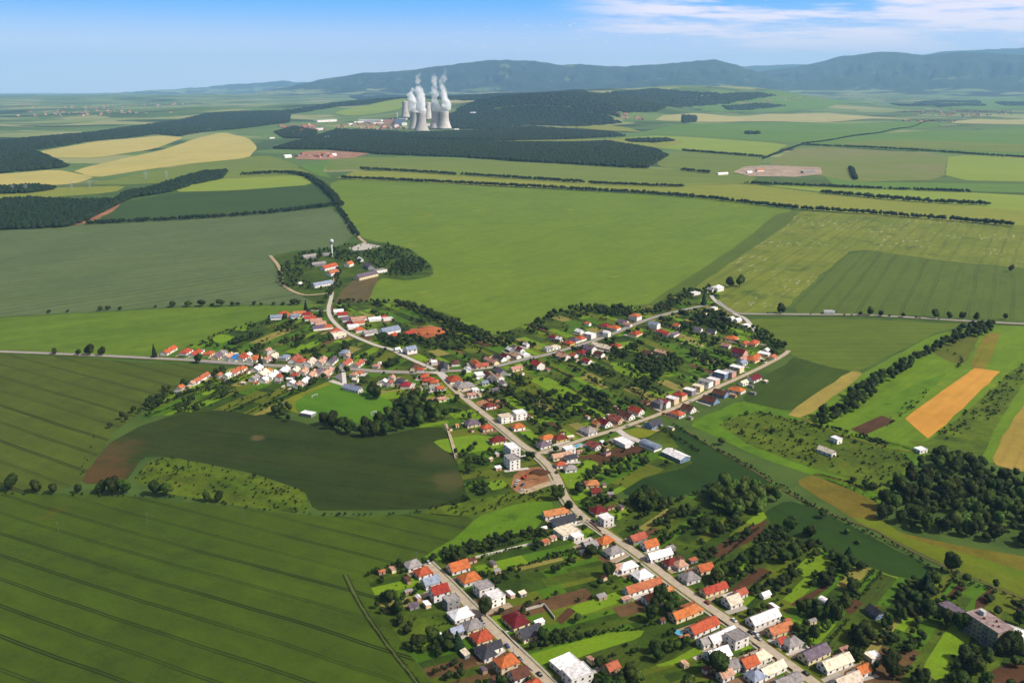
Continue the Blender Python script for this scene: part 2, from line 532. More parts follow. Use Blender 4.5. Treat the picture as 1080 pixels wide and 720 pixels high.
mF10 = field_mat('crop_right', Q(96, 117, 56), Q(88, 110, 50), ((1020, 334), (1030, 285)), tram=0.4, spacing=28, streak=0.4, fine=0.12, ruts=1.8)
mF11 = field_mat('crop_rowed', Q(104, 126, 50), Q(94, 116, 44), ((800, 352), (930, 352)), tram=0.35, spacing=17, streak=0.4, fine=0.14, ruts=1.2, patch=Q(134, 144, 50), patch_thr=0.66)
mF12 = field_mat('crop_emerald', Q(58, 82, 22), Q(70, 92, 26), ((700, 470), (800, 405)), streak=0.5, fine=0.15)
mBlade = field_mat('crop_dark_strip', Q(40, 66, 20), Q(48, 76, 24), ((820, 545), (960, 600)), streak=0.3, fine=0.15)
mMead = field_mat('meadow_bright', Q(88, 128, 28), Q(100, 136, 34), ((480, 572), (575, 535)), streak=0.25, fine=0.2, big=0.02, patch=Q(72, 108, 26), patch_thr=0.55)
mScrub = field_mat('meadow_scrub', Q(74, 100, 26), Q(92, 112, 34), ((850, 490), (940, 510)), streak=0.1, fine=0.5, big=0.02, patch=Q(118, 118, 44), patch_thr=0.6)
mWild = field_mat('meadow_wild', Q(58, 84, 28), Q(76, 98, 34), None, streak=0.0, fine=0.5, big=0.015, patch=Q(96, 108, 44), patch_thr=0.6)
mTan = field_mat('stubble_tan', Q(176, 156, 74), Q(160, 146, 66), ((840, 436), (900, 393)), streak=0.4, fine=0.2)
mGold = field_mat('ripe_gold', Q(222, 164, 66), Q(210, 150, 56), ((960, 450), (1040, 390)), streak=0.3, fine=0.14, patch=Q(196, 150, 60), patch_thr=0.6)
mOchre = field_mat('stubble_ochre', Q(178, 152, 66), Q(160, 140, 54), ((1050, 487), (1085, 420)), streak=0.6, fine=0.2)
mOlive = field_mat('fallow_olive', Q(122, 116, 26), Q(112, 100, 26), ((850, 505), (1000, 575)), streak=0.2, fine=0.3, big=0.02, patch=Q(98, 118, 30), patch_thr=0.62)
mOliveG = field_mat('fallow_green', Q(98, 124, 30), Q(110, 122, 32), ((850, 505), (1000, 575)), streak=0.3, fine=0.25, big=0.02)
mBrightS = field_mat('strip_bright', Q(112, 144, 38), Q(100, 134, 34), ((900, 440), (980, 390)), streak=0.5, fine=0.2, patch=Q(134, 150, 46), patch_thr=0.6)
mOrS = field_mat('strip_orange_fallow', Q(142, 124, 40), Q(120, 126, 38), ((1020, 388), (1045, 350)), streak=0.5, fine=0.2)
mOlvS = field_mat('strip_brownish', Q(112, 108, 46), Q(92, 106, 40), ((990, 380), (1020, 355)), streak=0.5, fine=0.2)
mSoil = field_mat('soil_brown', Q(98, 66, 38), Q(84, 58, 34), ((560, 470), (640, 440)), streak=0.4, fine=0.3)
mSoilR = field_mat('soil_reddish', Q(186, 138, 96), Q(146, 100, 66), None, streak=0.0, fine=0.4, big=0.03)
mYard = field_mat('yard_tan', Q(196, 174, 150), Q(170, 150, 130), None, streak=0.0, fine=0.5, big=0.02, patch=Q(128, 130, 90))
mQuarry = field_mat('quarry_pale', Q(186, 140, 112), Q(160, 124, 96), None, streak=0.0, fine=0.4, big=0.01, patch=Q(110, 120, 70))
mEarthO = field_mat('earth_orange', Q(196, 118, 70), Q(176, 100, 58), None, streak=0.0, fine=0.4, big=0.03, patch=Q(140, 84, 52))
mPlowB = field_mat('soil_pale_brown', Q(112, 92, 58), Q(100, 90, 52), ((360, 316), (395, 292)), streak=0.5, fine=0.2)
mYel = field_mat('ripe_yellow', Q(206, 190, 108), Q(190, 180, 98), ((40, 165), (200, 148)), streak=0.3, fine=0.1, patch=Q(172, 170, 92), big=0.002)
mFarA = field_mat('far_greygreen', Q(112, 132, 72), Q(122, 140, 76), ((360, 170), (700, 182)), streak=0.3, fine=0.08, big=0.002)
mFarB = field_mat('far_bright', Q(146, 166, 82), Q(136, 160, 76), ((360, 170), (700, 182)), streak=0.25, fine=0.08, big=0.002)
mFarC = field_mat('far_green', Q(96, 134, 66), Q(104, 140, 70), ((360, 170), (700, 182)), streak=0.25, fine=0.08, big=0.002)
mFarD = field_mat('far_yellowgreen', Q(148, 154, 78), Q(136, 148, 72), ((360, 200), (1060, 236)), streak=0.35, fine=0.1, big=0.002)
mFarE = field_mat('far_dark', Q(62, 86, 50), Q(68, 92, 54), ((100, 230), (330, 212)), streak=0.3, fine=0.1, big=0.003)
mFarF = field_mat('far_tan', Q(188, 180, 118), Q(174, 170, 108), None, streak=0.0, fine=0.1, big=0.002)
mFarG = field_mat('far_brown', Q(140, 138, 84), Q(118, 138, 74), ((870, 180), (1000, 190)), streak=0.6, fine=0.1, big=0.002)

# --- far
land('field', [(340, 180), (352, 166), (440, 166), (700, 178), (800, 186), (790, 194), (700, 197), (617, 193), (500, 187), (380, 178.5)], mFarA, 1)
land('field', [(350, 189), (380, 179), (617, 193), (790, 194), (850, 202), (960, 213), (1080, 222), (1160, 230), (1160, 246), (1080, 239), (900, 226), (720, 206), (597, 199)], mFarD, 1)
land('field', [(790, 194), (1020, 203), (1160, 210), (1160, 230), (1080, 222), (960, 213)], mFarB, 1)
land('field', [(690, 175), (705, 162), (720, 160), (806, 167), (800, 176), (775, 184), (747, 184)], mFarA, 2)
land('field', [(805, 175), (845, 154), (1000, 163), (995, 190), (900, 192), (868, 186)], mFarG, 2)
land('field', [(997, 190), (1000, 163), (1160, 172), (1160, 194)], mFarB, 2)
land('field', [(868, 186), (900, 192), (1160, 196), (1160, 206), (1020, 202), (880, 196)], mFarC, 2)
land('field', [(600, 152), (640, 147), (700, 143), (835, 152), (806, 166), (720, 159), (690, 156)], mFarB, 2)
land('field', [(690, 136), (760, 130), (960, 128), (1000, 131), (940, 139), (845, 152), (700, 142), (640, 146)], mFarC, 2)
land('field', [(845, 153), (940, 139), (1160, 131), (1160, 170), (1080, 166)], mFarC, 1)
land('field', [(870, 152), (930, 147), (1160, 156), (1160, 163), (1080, 162)], mFarA, 3)
land('field', [(700, 121), (860, 118), (960, 126), (880, 129), (760, 129), (690, 128)], mFarF, 2)
land('field', [(740, 109), (900, 107), (930, 111), (850, 117), (740, 118)], mFarC, 2)
land('field', [(1010, 127), (1160, 122), (1160, 131), (1000, 131)], mFarF, 2)
land('field', [(960, 108), (1160, 104), (1160, 114), (1000, 117)], mFarC, 2)
land('field', [(720, 104), (745, 100), (760, 104), (735, 109)], mFarF, 2)
land('field', [(350, 119), (405, 107), (430, 105), (425, 114), (400, 120), (370, 123)], mFarB, 2)
land('field', [(470, 107), (500, 105), (500, 108), (478, 110)], mFarF, 3)
land('field', [(35, 161), (100, 150), (165, 143.5), (196, 145), (160, 158), (100, 167), (45, 166)], mYel, 2)
land('field', [(75, 180), (170, 159), (205, 147), (235, 140), (262, 146), (272, 156), (262, 167), (200, 173), (150, 180), (100, 188)], mYel, 3)
land('field', [(-60, 184), (0, 184), (60, 179), (100, 187), (80, 194), (0, 199), (-60, 201)], mYel, 2)
land('field', [(90, 195), (200, 173), (280, 163), (315, 175), (335, 185), (215, 190), (140, 195)], mFarA, 2)
land('field', [(-60, 202), (60, 198), (135, 196), (120, 203), (30, 210), (-60, 213)], mFarD, 1)
land('field', [(180, 203), (215, 190), (320, 185), (331, 195), (250, 201)], mFarB, 3)
land('field', [(100, 235), (125, 215), (150, 210), (180, 204), (331, 195), (348, 207), (352, 215), (330, 221), (200, 231), (92, 236)], mFarE, 2)
land('path', [(72, 239), (112, 219), (124, 212), (129, 214), (118, 224), (95, 235)], mSoilR, 3)
land('field', [(312, 176), (335, 172), (352, 166), (340, 180), (350, 188), (336, 186)], mFarC, 2)
land('quarry', [(310, 168), (322, 160), (345, 159), (390, 162), (372, 167), (340, 169)], mQuarry, 3, smooth=0)
land('yard', [(773, 182), (785, 176), (815, 175), (866, 177), (867, 184), (840, 187), (790, 186)], mYard, 4, smooth=0)
land('field', [(500, 149), (580, 148), (640, 147), (700, 145), (725, 150), (690, 157), (640, 149)], mFarD, 3)
land('field', [(575, 131), (590, 129), (660, 134), (680, 140), (640, 138)], mFarD, 3)

# --- middle
land('field', [(-60, 337), (-60, 252), (0, 243), (60, 239), (130, 231), (210, 228), (330, 220), (348, 220), (368, 235), (372, 250), (350, 263), (320, 267), (286, 270), (296, 295), (310, 308), (332, 320), (290, 321), (200, 322), (100, 329), (0, 334)], mF5, 1)
land('field', [(-60, 338), (0, 335), (100, 330), (200, 324), (290, 322), (346, 320), (300, 331), (250, 346), (200, 366), (172, 375), (140, 379), (60, 375), (0, 372), (-60, 371)], mF4, 1)
land('field', [(348, 190), (420, 190), (500, 196), (600, 201), (700, 206), (780, 212), (842, 222), (800, 246), (750, 277), (720, 300), (690, 320), (650, 324), (600, 327), (563, 340), (549, 354), (530, 358), (505, 349), (470, 332), (420, 319), (385, 319), (398, 292), (457, 290), (430, 262), (400, 256), (380, 250), (368, 235), (352, 220)], mF7, 1)
land('field', [(818, 226), (845, 221), (832, 236), (790, 264), (742, 297), (702, 320), (680, 322), (740, 284), (790, 250)], mF8, 2)
land('field', [(840, 222), (900, 226), (1000, 232), (1160, 244), (1160, 292), (1080, 283), (1010, 277), (900, 262), (870, 286), (824, 329), (775, 331), (757, 316), (740, 305), (730, 304), (790, 264), (832, 236)], mF9, 1)
land('field', [(900, 262), (1010, 278), (1080, 284), (1160, 292), (1160, 343), (1080, 338), (950, 332), (822, 330)], mF10, 2)
land('field', [(786, 336), (870, 335), (1000, 341), (1022, 342), (985, 352), (940, 374), (915, 387), (903, 392), (870, 386), (838, 376), (806, 352)], mF11, 1)
land('field', [(838, 376), (870, 386), (900, 392), (868, 413), (833, 434), (780, 422), (800, 402), (832, 381)], mF12, 2)
land('field', [(897, 391), (909, 393), (905, 399), (847, 441), (828, 437)], mTan, 3)
land('meadow', [(725, 447), (782, 421), (833, 434), (880, 455), (960, 470), (988, 478), (965, 495), (940, 520), (935, 535), (905, 520), (860, 502), (800, 482), (760, 463)], mMead, 1)
land('meadow', [(756, 446), (800, 433), (850, 445), (890, 460), (950, 475), (962, 488), (940, 512), (932, 525), (900, 506), (850, 491), (790, 469)], mScrub, 3)
land('meadow', [(880, 455), (845, 441), (895, 402), (925, 385), (985, 353), (1030, 343), (1160, 345), (1160, 510), (1080, 492), (1050, 488), (985, 479), (940, 470)], mBrightS, 1)
land('field', [(953, 441), (1028, 388), (1055, 392), (980, 463)], mGold, 3, smooth=0)
land('field', [(898, 452), (930, 438), (945, 444), (912, 459)], mSoil, 3, smooth=0)
land('field', [(982, 371), (1010, 357), (1034, 353), (1018, 384), (1003, 382)], mOlvS, 3)
land('field', [(1022, 387), (1038, 352), (1056, 351), (1040, 389)], mOrS, 3)
land('field', [(1045, 489), (1060, 455), (1085, 420), (1160, 395), (1160, 510), (1080, 498)], mOchre, 3)
land('field', [(900, 447), (930, 425), (965, 405), (1000, 392), (985, 408), (950, 436), (930, 437)], mMead, 2)
land('meadow', [(955, 464), (980, 466), (1030, 425), (1070, 388), (1095, 380), (1050, 450), (1035, 488), (985, 479)], mScrub, 2)
land('field', [(838, 508), (862, 498), (900, 508), (928, 530), (922, 546), (950, 562), (1000, 573), (1080, 587), (1160, 600), (1160, 655), (1080, 628), (1010, 602), (960, 577), (900, 547), (870, 528)], mOlive, 1)
land('field', [(895, 545), (930, 548), (960, 568), (1040, 590), (1160, 625), (1160, 655), (1080, 628), (1010, 602), (960, 577)], mOliveG, 2)
land('field', [(805, 540), (830, 528), (860, 536), (900, 556), (960, 586), (987, 600), (975, 612), (940, 606), (900, 591), (860, 575), (818, 556)], mBlade, 2)
land('field', [(702, 452), (715, 449), (742, 466), (790, 491), (824, 515), (790, 513), (745, 516), (700, 528), (652, 520), (680, 503), (733, 491), (716, 471)], mBlade, 2)

# --- near left
land('field', [(-80, 520), (0, 521), (60, 520), (140, 523), (230, 532), (300, 541), (380, 545), (450, 541), (502, 545), (480, 572), (440, 592), (385, 606), (402, 640), (422, 675), (457, 720), (490, 780), (-80, 780)], mF1, 1)
land('meadow', [(455, 581), (480, 567), (502, 546), (545, 531), (582, 528), (583, 536), (562, 560), (520, 573), (470, 590), (440, 592)], mMead, 2)
land('field', [(-80, 373), (0, 374), (80, 377), (140, 382), (215, 385), (242, 389), (225, 396), (190, 409), (165, 426), (140, 441), (120, 456), (102, 480), (86, 508), (60, 519), (0, 521), (-80, 522)], mF3, 1)
land('field', [(104, 480), (118, 466), (150, 448), (185, 437), (230, 432), (300, 440), (340, 452), (400, 460), (440, 451), (464, 447), (472, 456), (480, 480), (492, 520), (498, 528), (450, 536), (380, 539), (330, 538), (322, 517), (270, 500), (225, 490), (170, 481), (150, 482), (130, 510), (86, 510), (94, 492)], mF2, 1)
land('meadow', [(140, 508), (160, 484), (180, 482), (225, 491), (270, 501), (321, 518), (328, 538), (300, 540), (230, 530), (180, 521)], mScrub, 2)
land('meadow', [(440, 541), (495, 520), (540, 518), (585, 514), (588, 530), (545, 532), (502, 546)], mScrub, 1)
land('meadow', [(285, 270), (310, 265), (350, 262), (372, 255), (400, 255), (432, 262), (455, 280), (457, 291), (430, 296), (400, 293), (385, 319), (350, 320), (332, 319), (310, 308), (298, 300)], mWild, 2)
land('field', [(372, 296), (400, 292), (388, 318), (352, 320), (362, 305)], mPlowB, 3, smooth=0)
land('yard', [(367, 262), (384, 256), (402, 260), (390, 263), (374, 265)], plain('gravel_white', C(214, 205, 190), obj=False), 4, smooth=0)
# ================================================================== hills, garden strips, roads
def hill_mat(name, dark, light):
    t = NT(name)
    p = t.pos()
    n = t.noise(t.mapping(p, scale=(1, 1, 2)), 0.0016, 6, 0.62)
    n2 = t.noise(p, 0.012, 4, 0.7)
    col = t.mix(t.ramp(n2, 0.35, 0.7), dark, tuple(q * 1.5 for q in dark[:3]) + (1,))
    col = t.mix(t.ramp(n, 0.62, 0.66), col, light)
    vo = t.new('ShaderNodeTexVoronoi'); t.l.new(t.mapping(p, rotz=.4, scale=(1 / 900, 1 / 420, 0)), vo.inputs['Vector']); vo.inputs['Scale'].default_value = 1.0
    sep = t.new('ShaderNodeSeparateColor'); t.l.new(vo.outputs['Color'], sep.inputs[0])
    farm = t.mix(sep.outputs[0], C(104, 132, 70), C(164, 166, 106))
    farm = t.mix(t.ramp(sep.outputs[1], .62, .66), farm, dark)
    sz = t.new('ShaderNodeSeparateXYZ'); t.l.new(p, sz.inputs[0])
    n3 = t.noise(p, 0.0009, 4)
    zz = t.math('ADD', sz.outputs[2], t.math('MULTIPLY', t.math('SUBTRACT', n3, .5), 420))
    col = t.mix(t.ramp(zz, 140, 170, 1.0, 0.0), col, farm)
    return t.color(col)
mHill = hill_mat('hill_forest', C(36, 56, 30), C(120, 134, 74))
from mathutils import noise as mnoise
def nz_fbm(u, v):
    return mnoise.noise((u, v, 0.3)) + .5 * mnoise.noise((u * 2.1, v * 2.1, 4.3)) + .28 * mnoise.noise((u * 4.3, v * 4.3, 9.1))
def ridge(name, D, prof, foot, back, n=420, m=34, seed=1, mat=mHill):
    """a wooded range: crest at distance D following the traced skyline, sloping to its foot"""
    rs = np.random.RandomState(seed)
    pxs = np.linspace(prof[0][0], prof[-1][0], n)
    pys = np.interp(pxs, [p[0] for p in prof], [p[1] for p in prof])
    pys = pys + np.array([1.1 * nz_fbm(a_ * .035 + seed * 3, seed * 1.7) + .5 * nz_fbm(a_ * .16, seed) for a_ in pxs])
    az = np.array([math.atan2(*(raydir(a, b)[:2])) for a, b in zip(pxs, pys)])
    el = np.array([raydir(a, b)[2] / np.hypot(*raydir(a, b)[:2]) for a, b in zip(pxs, pys)])
    crest = CAM_H + el * D
    ph = rs.rand(8) * 6.28
    V = []
    ts = np.concatenate([np.linspace(1, 0, m), -np.linspace(0, 1, 9)[1:]])     # 1 = foot towards the viewer, 0 = crest, -1 = behind
    for j, t in enumerate(ts):
        dist = D - t * foot if t >= 0 else D - t * back
        x = np.sin(az) * dist; y = np.cos(az) * dist
        base = gz(x, y) - 6
        a = abs(t)
        prof_t = (1 - a) ** 2.0 if t >= 0 else (1 - a)
        h = crest - gz(np.sin(az) * D, np.cos(az) * D)
        spur = np.array([nz_fbm(a_ * 46 + seed * 7, t * 6.5 + seed) for a_ in az])
        z = base + np.maximum(h, 8) * prof_t * (1 + 0.85 * np.minimum(spur, .25) * min(1.0, a * a * 14) * (1 if t >= 0 else 0))
        V.append(np.column_stack([x, y, z]))
    k = len(ts)
    V = np.vstack(V)
    idx = np.arange(k * n).reshape(k, n)
    q = np.stack([idx[:-1, :-1], idx[:-1, 1:], idx[1:, 1:], idx[1:, :-1]], -1).reshape(-1, 4)
    o = big_mesh(name, V, q, mat, smooth=True)
    o['kind'] = 'structure'
ridge('hills', 36000, [(-160, 106), (-60, 105), (0, 104), (60, 102), (120, 98), (170, 95), (210, 92), (260, 88), (300, 86), (350, 88), (420, 92)], 7000, 3000, seed=3)
ridge('hills', 24000, [(215, 106), (250, 101), (285, 95), (310, 90), (345, 82), (370, 79), (395, 76), (430, 74), (455, 71), (485, 67), (515, 63.5), (535, 62.5), (560, 64), (590, 68), (610, 67), (640, 70), (665, 69), (700, 67), (735, 64), (755, 63), (775, 68), (800, 76), (840, 86), (880, 98)], 6500, 3000, seed=5)
ridge('hills', 27000, [(690, 104), (720, 97), (745, 92), (770, 84), (800, 76), (830, 71), (860, 66), (885, 60), (905, 57), (930, 55), (950, 55), (975, 58), (1000, 56), (1020, 54.5), (1050, 56), (1080, 57), (1130, 60), (1220, 66)], 8000, 3000, seed=9)
ridge('hills', 20500, [(575, 104), (600, 97), (630, 91), (660, 86), (690, 83), (715, 81), (735, 83), (760, 86), (785, 93), (805, 104)], 3000, 2500, seed=21)
ridge('hills', 38000, [(440, 76), (520, 70), (600, 70), (660, 71), (700, 70), (760, 72), (820, 68), (880, 68), (960, 60), (1000, 54), (1040, 52), (1080, 50), (1150, 50), (1250, 56)], 5000, 3000, seed=13)

# air
def build_haze():
    x0, x1, y0, y1, z0, z1 = -62000, 62000, -62000, 62000, -540, 2060
    m = bpy.data.materials.new('haze_air'); m.use_nodes = True
    n = m.node_tree.nodes; n.clear()
    out = n.new('ShaderNodeOutputMaterial'); v = n.new('ShaderNodeVolumePrincipled')
    v.inputs['Color'].default_value = (0.36, 0.66, 1.0, 1)
    v.inputs['Density'].default_value = HAZE
    v.inputs['Anisotropy'].default_value = 0.0
    m.node_tree.links.new(v.outputs[0], out.inputs['Volume'])
    mb = MB(); mb.box(x0, x1, y0, y1, z0, z1)
    o = mb.build('haze', m)
    o['kind'] = 'stuff'
HAZE = 2.9e-5
build_haze()

# --- roads
mAsph = plain('asphalt_worn', C(206, 190, 164), C(184, 168, 144), 0.25, obj=False)
mAsphD = plain('asphalt_grey', C(178, 170, 164), C(158, 152, 146), 0.25, obj=False)
mConc = plain('concrete_pale', C(222, 212, 200), C(196, 188, 174), 0.3, obj=False)
mDirt = plain('dirt_track', C(206, 184, 146), C(170, 146, 106), 0.15, obj=False)
mVerge = field_mat('verge_grass', Q(96, 118, 44), Q(120, 122, 58), None, streak=0, fine=0.4, big=0.04)
mPave = plain('pavement_slabs', C(196, 186, 170), C(172, 162, 146), 0.4, obj=False)
mLot = plain('lot_grey', C(138, 130, 132), C(120, 114, 116), 0.2, obj=False)
MAIN = [(462, 391), (475, 408), (497, 426), (516, 441), (535, 456), (550, 469), (567, 480), (581, 493), (588, 505), (592, 515), (598, 528), (612, 543), (628, 554), (650, 569), (670, 582), (708, 612), (747, 640), (790, 669), (819, 691), (858, 719), (900, 752), (960, 800)]
LANE = [(450, 594), (470, 613), (490, 634), (515, 659), (545, 688), (575, 717), (612, 755), (650, 795)]
TOP = [(462, 392), (490, 391), (520, 388), (545, 381), (575, 375), (603, 367), (631, 358), (648, 352), (675, 340), (696, 333), (722, 327), (745, 322)]
SIDE = [(561, 478), (573, 478), (602, 468), (622, 461), (651, 453), (668, 447), (693, 438), (716, 429), (737, 419), (758, 408), (779, 399), (796, 391), (814, 382), (828, 374), (832, 370)]
WEST = [(470, 393), (440, 393), (400, 392), (370, 389), (345, 387.5), (290, 386), (247, 383), (210, 380.5), (160, 378), (100, 375), (0, 371), (-80, 369)]
HAMLET = [(350, 309), (349, 317), (346, 326), (348, 335), (354, 342), (362, 349), (371, 354), (385, 360), (400, 366), (412, 368), (422, 374), (442, 383), (458, 390)]
EAST = [(757, 318), (765, 325), (776, 331.5), (800, 331.5), (850, 332), (900, 332), (960, 335), (1020, 339), (1080, 342), (1160, 346)]
for pts, w, m, extra in ((MAIN, 6.4, mAsph, 4), (LANE, 5.8, mAsph, 2.5), (TOP, 6.8, mAsphD, 4), (SIDE, 5.4, mAsph, 2.5), (WEST, 7.2, mAsphD, 5), (HAMLET, 5.6, mConc, 3), (EAST, 7, mAsphD, 6)):
    ribbon('verge', pts, w + extra, mVerge, 6)
    ribbon('road', pts, w, m, 8)
def offset_line(pts, off):
    P = chaikin(Gs(pts), 2, closed=False)
    T = np.gradient(P, axis=0); T /= np.linalg.norm(T, axis=1)[:, None]
    return P + np.column_stack([-T[:, 1], T[:, 0]]) * off
ribbon('pavement', None, 1.6, mPave, 8, world=offset_line(MAIN[3:], -5.6), smooth=0, zextra=0.12)
ribbon('pavement', None, 1.4, mPave, 8, world=offset_line(LANE, 4.2), smooth=0, zextra=0.12)
ribbon('pavement', None, 1.6, mPave, 8, world=offset_line(WEST[1:8], 6.0), smooth=0, zextra=0.12)
for pts, w, m in (
    ([(775, 332), (785, 335), (793, 344), (797, 350)], 6, mConc),
    ([(722, 327), (700, 333)], 5, mDirt),
    ([(750, 312), (755, 319), (770, 327), (776, 332)], 6, mConc),
    ([(285, 270), (296, 283), (297, 297), (300, 303), (318, 312), (335, 311), (350, 309)], 6, mDirt),
    ([(367, 233), (372, 243), (380, 252), (386, 257)], 7, mDirt),
    ([(350, 309), (352, 300), (353, 293)], 5, mDirt),
    ([(328, 328), (346, 328)], 4, mConc),
    ([(588, 508), (575, 511), (560, 517), (548, 520)], 7, mDirt),
    ([(362, 390), (363, 399), (363.5, 406)], 4.5, plain('concrete_white', C(244, 236, 228), obj=False)),
    ([(651, 453), (660, 460), (676, 466), (688, 472)], 7, mConc),
    ([(810, 384), (805, 380), (800, 376)], 4, mConc),
    ([(612, 545), (603, 549), (590, 556)], 3, mConc),
    ([(573, 478), (590, 474), (600, 470)], 5, mAsph),
    ([(717, 362), (735, 362), (742, 366)], 4, mDirt),
    ([(362, 606), (377, 637), (404, 677), (440, 722), (475, 770)], 1.1, plain('track_dark', C(52, 62, 20), obj=False)),
    ([(366.5, 606), (381, 637), (408, 677), (444, 722), (480, 770)], 1.1, plain('track_dark', C(52, 62, 20), obj=False)),
    ([(364, 606), (379, 637), (406, 677), (442, 722), (477, 770)], 2.4, plain('track_grass', C(94, 108, 40), obj=False)),
    ([(845, 441), (868, 452), (900, 463), (940, 473), (970, 478)], 3.5, mVerge),
    ([(1062, 513), (1050, 508), (1040, 503)], 4, mDirt),
    ([(925, 560), (955, 578), (1000, 600), (1080, 632), (1160, 662)], 1.8, plain('track_brown', C(112, 98, 56), obj=False)),
    ([(784, 511), (800, 500), (779, 490), (740, 465)], 3, mDirt) if False else ([(725, 455), (755, 474), (790, 493), (830, 520), (870, 540), (925, 560)], 1.8, plain('track_brown', C(112, 98, 56), obj=False)),
    ([(470, 447), (478, 470), (481, 483)], 3, mDirt),
):
    ribbon('path', pts, w, m, 7)
land('paved_lot', [(352, 397), (361, 393), (361.5, 403)], mLot, 4, smooth=0)
land('pavement', [(347, 402.5), (352, 401), (364, 405), (363, 407.5)], mConc, 5, smooth=0)
land('paved_lot', [(365, 405), (372, 404), (383, 409), (381, 410), (365, 406)], mLot, 4, smooth=0)
land('junction', [(452, 393), (466, 392.5), (472, 397), (474, 402), (467, 401), (460, 395)], mConc, 9, smooth=0)

# --- garden strips behind the houses
GM = [field_mat('plot_lawn', Q(88, 126, 34), Q(74, 112, 28), None, streak=0, fine=0.35, big=0.05),
      field_mat('plot_bright_lawn', Q(126, 158, 42), Q(110, 146, 36), None, streak=0, fine=0.3, big=0.05),
      field_mat('plot_olive', Q(112, 122, 44), Q(92, 108, 36), None, streak=0, fine=0.35, big=0.05),
      field_mat('plot_dark_green', Q(50, 74, 24), Q(62, 86, 28), None, streak=0, fine=0.45, big=0.05),
      field_mat('plot_soil', Q(116, 86, 54), Q(92, 72, 42), None, streak=0, fine=0.4, big=0.06, patch=Q(84, 92, 40)),
      field_mat('plot_dry', Q(160, 148, 76), Q(134, 130, 56), None, streak=0, fine=0.35, big=0.05),
      field_mat('plot_vegetable', Q(84, 100, 40), Q(68, 92, 34), ((739, 575), (786, 539)), tram=0.5, spacing=3.4, streak=0.4, fine=0.4, big=0.05, ruts=0.6),
      field_mat('plot_wild', Q(58, 80, 26), Q(84, 104, 36), None, streak=0, fine=0.6, big=0.03)]
GW = [4.4, 3.2, 2.4, 4.0, 0.8, 1.3, 1.8, 5]
def clip_half(poly, n, c):
    """keep n.p <= c"""
    out = []
    k = len(poly)
    for i in range(k):
        a, b = poly[i], poly[(i + 1) % k]
        da, db = a @ n - c, b @ n - c
        if da <= 0: out.append(a)
        if (da < 0 < db) or (db < 0 < da): out.append(a + (b - a) * (da / (da - db)))
    return out
BLOCKS = {}
def gardens(key, px, dirpx, wmin=7, wmax=15, lvl=2, seed=0, gw=None):
    gw = gw or GW
    rr = random.Random(seed)
    P = Gs(px)
    BLOCKS[key] = P
    a, b = G(*dirpx[0]), G(*dirpx[1])
    u = (b - a) / np.linalg.norm(b - a); v = np.array([-u[1], u[0]])
    # concave outline: cut into triangles, then into strips
    tri = delaunay_2d_cdt([Vector(p) for p in P], [], [list(range(len(P)))], 1, 1e-4)
    TV = [np.array(tuple(q)) for q in tri[0]]
    strips = []
    w = (P @ v).min()
    while w < (P @ v).max():
        ww = rr.uniform(wmin, wmax); cuts = []
        q = (P @ u).min() - rr.uniform(0, 30)
        while q < (P @ u).max():
            ln = rr.choice([rr.uniform(14, 30), rr.uniform(25, 60), rr.uniform(40, 110)])
            if ww > 9 and rr.random() < 0.25:
                cuts.append((q, q + ln, w, w + ww / 2, rr.choices(range(8), gw)[0])); cuts.append((q, q + ln, w + ww / 2, w + ww, rr.choices(range(8), gw)[0]))
            else: cuts.append((q, q + ln, w, w + ww, rr.choices(range(8), gw)[0]))
            q += ln
        strips += cuts; w += ww
    V = []; F = []; MI = []
    for f in tri[2]:
        T = [TV[i] for i in f]
        tu = [p @ u for p in T]; tv = [p @ v for p in T]
        for q0, q1, w0, w1, mi in strips:
            if q1 < min(tu) or q0 > max(tu) or w1 < min(tv) or w0 > max(tv): continue
            g = clip_half(T, u, q1)
            if len(g) > 2: g = clip_half(g, -u, -q0)
            if len(g) > 2: g = clip_half(g, v, w1)
            if len(g) > 2: g = clip_half(g, -v, -w0)
            if len(g) < 3: continue
            ar = sum(g[i][0] * g[(i + 1) % len(g)][1] - g[(i + 1) % len(g)][0] * g[i][1] for i in range(len(g))) / 2
            if abs(ar) < 0.5: continue
            if ar < 0: g = g[::-1]
            b0 = len(V)
            for p in g: V.append((p[0], p[1], float(gz(p[0], p[1]) + lift(p[0], p[1], lvl))))
            F.append(tuple(range(b0, b0 + len(g)))); MI.append(mi)
    o = mesh_obj('garden_ground', V, F, GM, None, MI)
    o['kind'] = 'structure'
gardens('lane_field', [(385, 607), (412, 596), (440, 592), (452, 597), (515, 659), (575, 717), (650, 795), (490, 780), (457, 720), (422, 675), (402, 640)], ((430, 668), (458, 661)), 6, 12, seed=1, gw=[2, 1, 2, 3, 2.2, 1, 3, 5])
gardens('between', [(452, 597), (470, 590), (520, 573), (562, 561), (583, 536), (598, 528), (628, 554), (670, 582), (747, 640), (858, 719), (960, 800), (650, 795), (575, 717), (515, 659)], ((500, 589), (539, 580)), 6, 14, seed=2)
gardens('wood_side', [(598, 528), (640, 526), (700, 529), (745, 518), (790, 515), (806, 541), (818, 557), (860, 576), (900, 592), (940, 607), (975, 613), (1010, 603), (1080, 629), (1160, 656), (1160, 800), (960, 800), (858, 719), (747, 640), (670, 582), (628, 554)], ((739, 575), (786, 539)), 6, 13, seed=3, gw=[3, 2, 3, 4, 1.5, 1.5, 3, 6])
gardens('barns', [(567, 480), (603, 468), (651, 454), (693, 439), (703, 452), (716, 471), (733, 491), (680, 503), (652, 520), (640, 526), (598, 528), (588, 506)], ((600, 500), (640, 480)), 12, 26, seed=4)
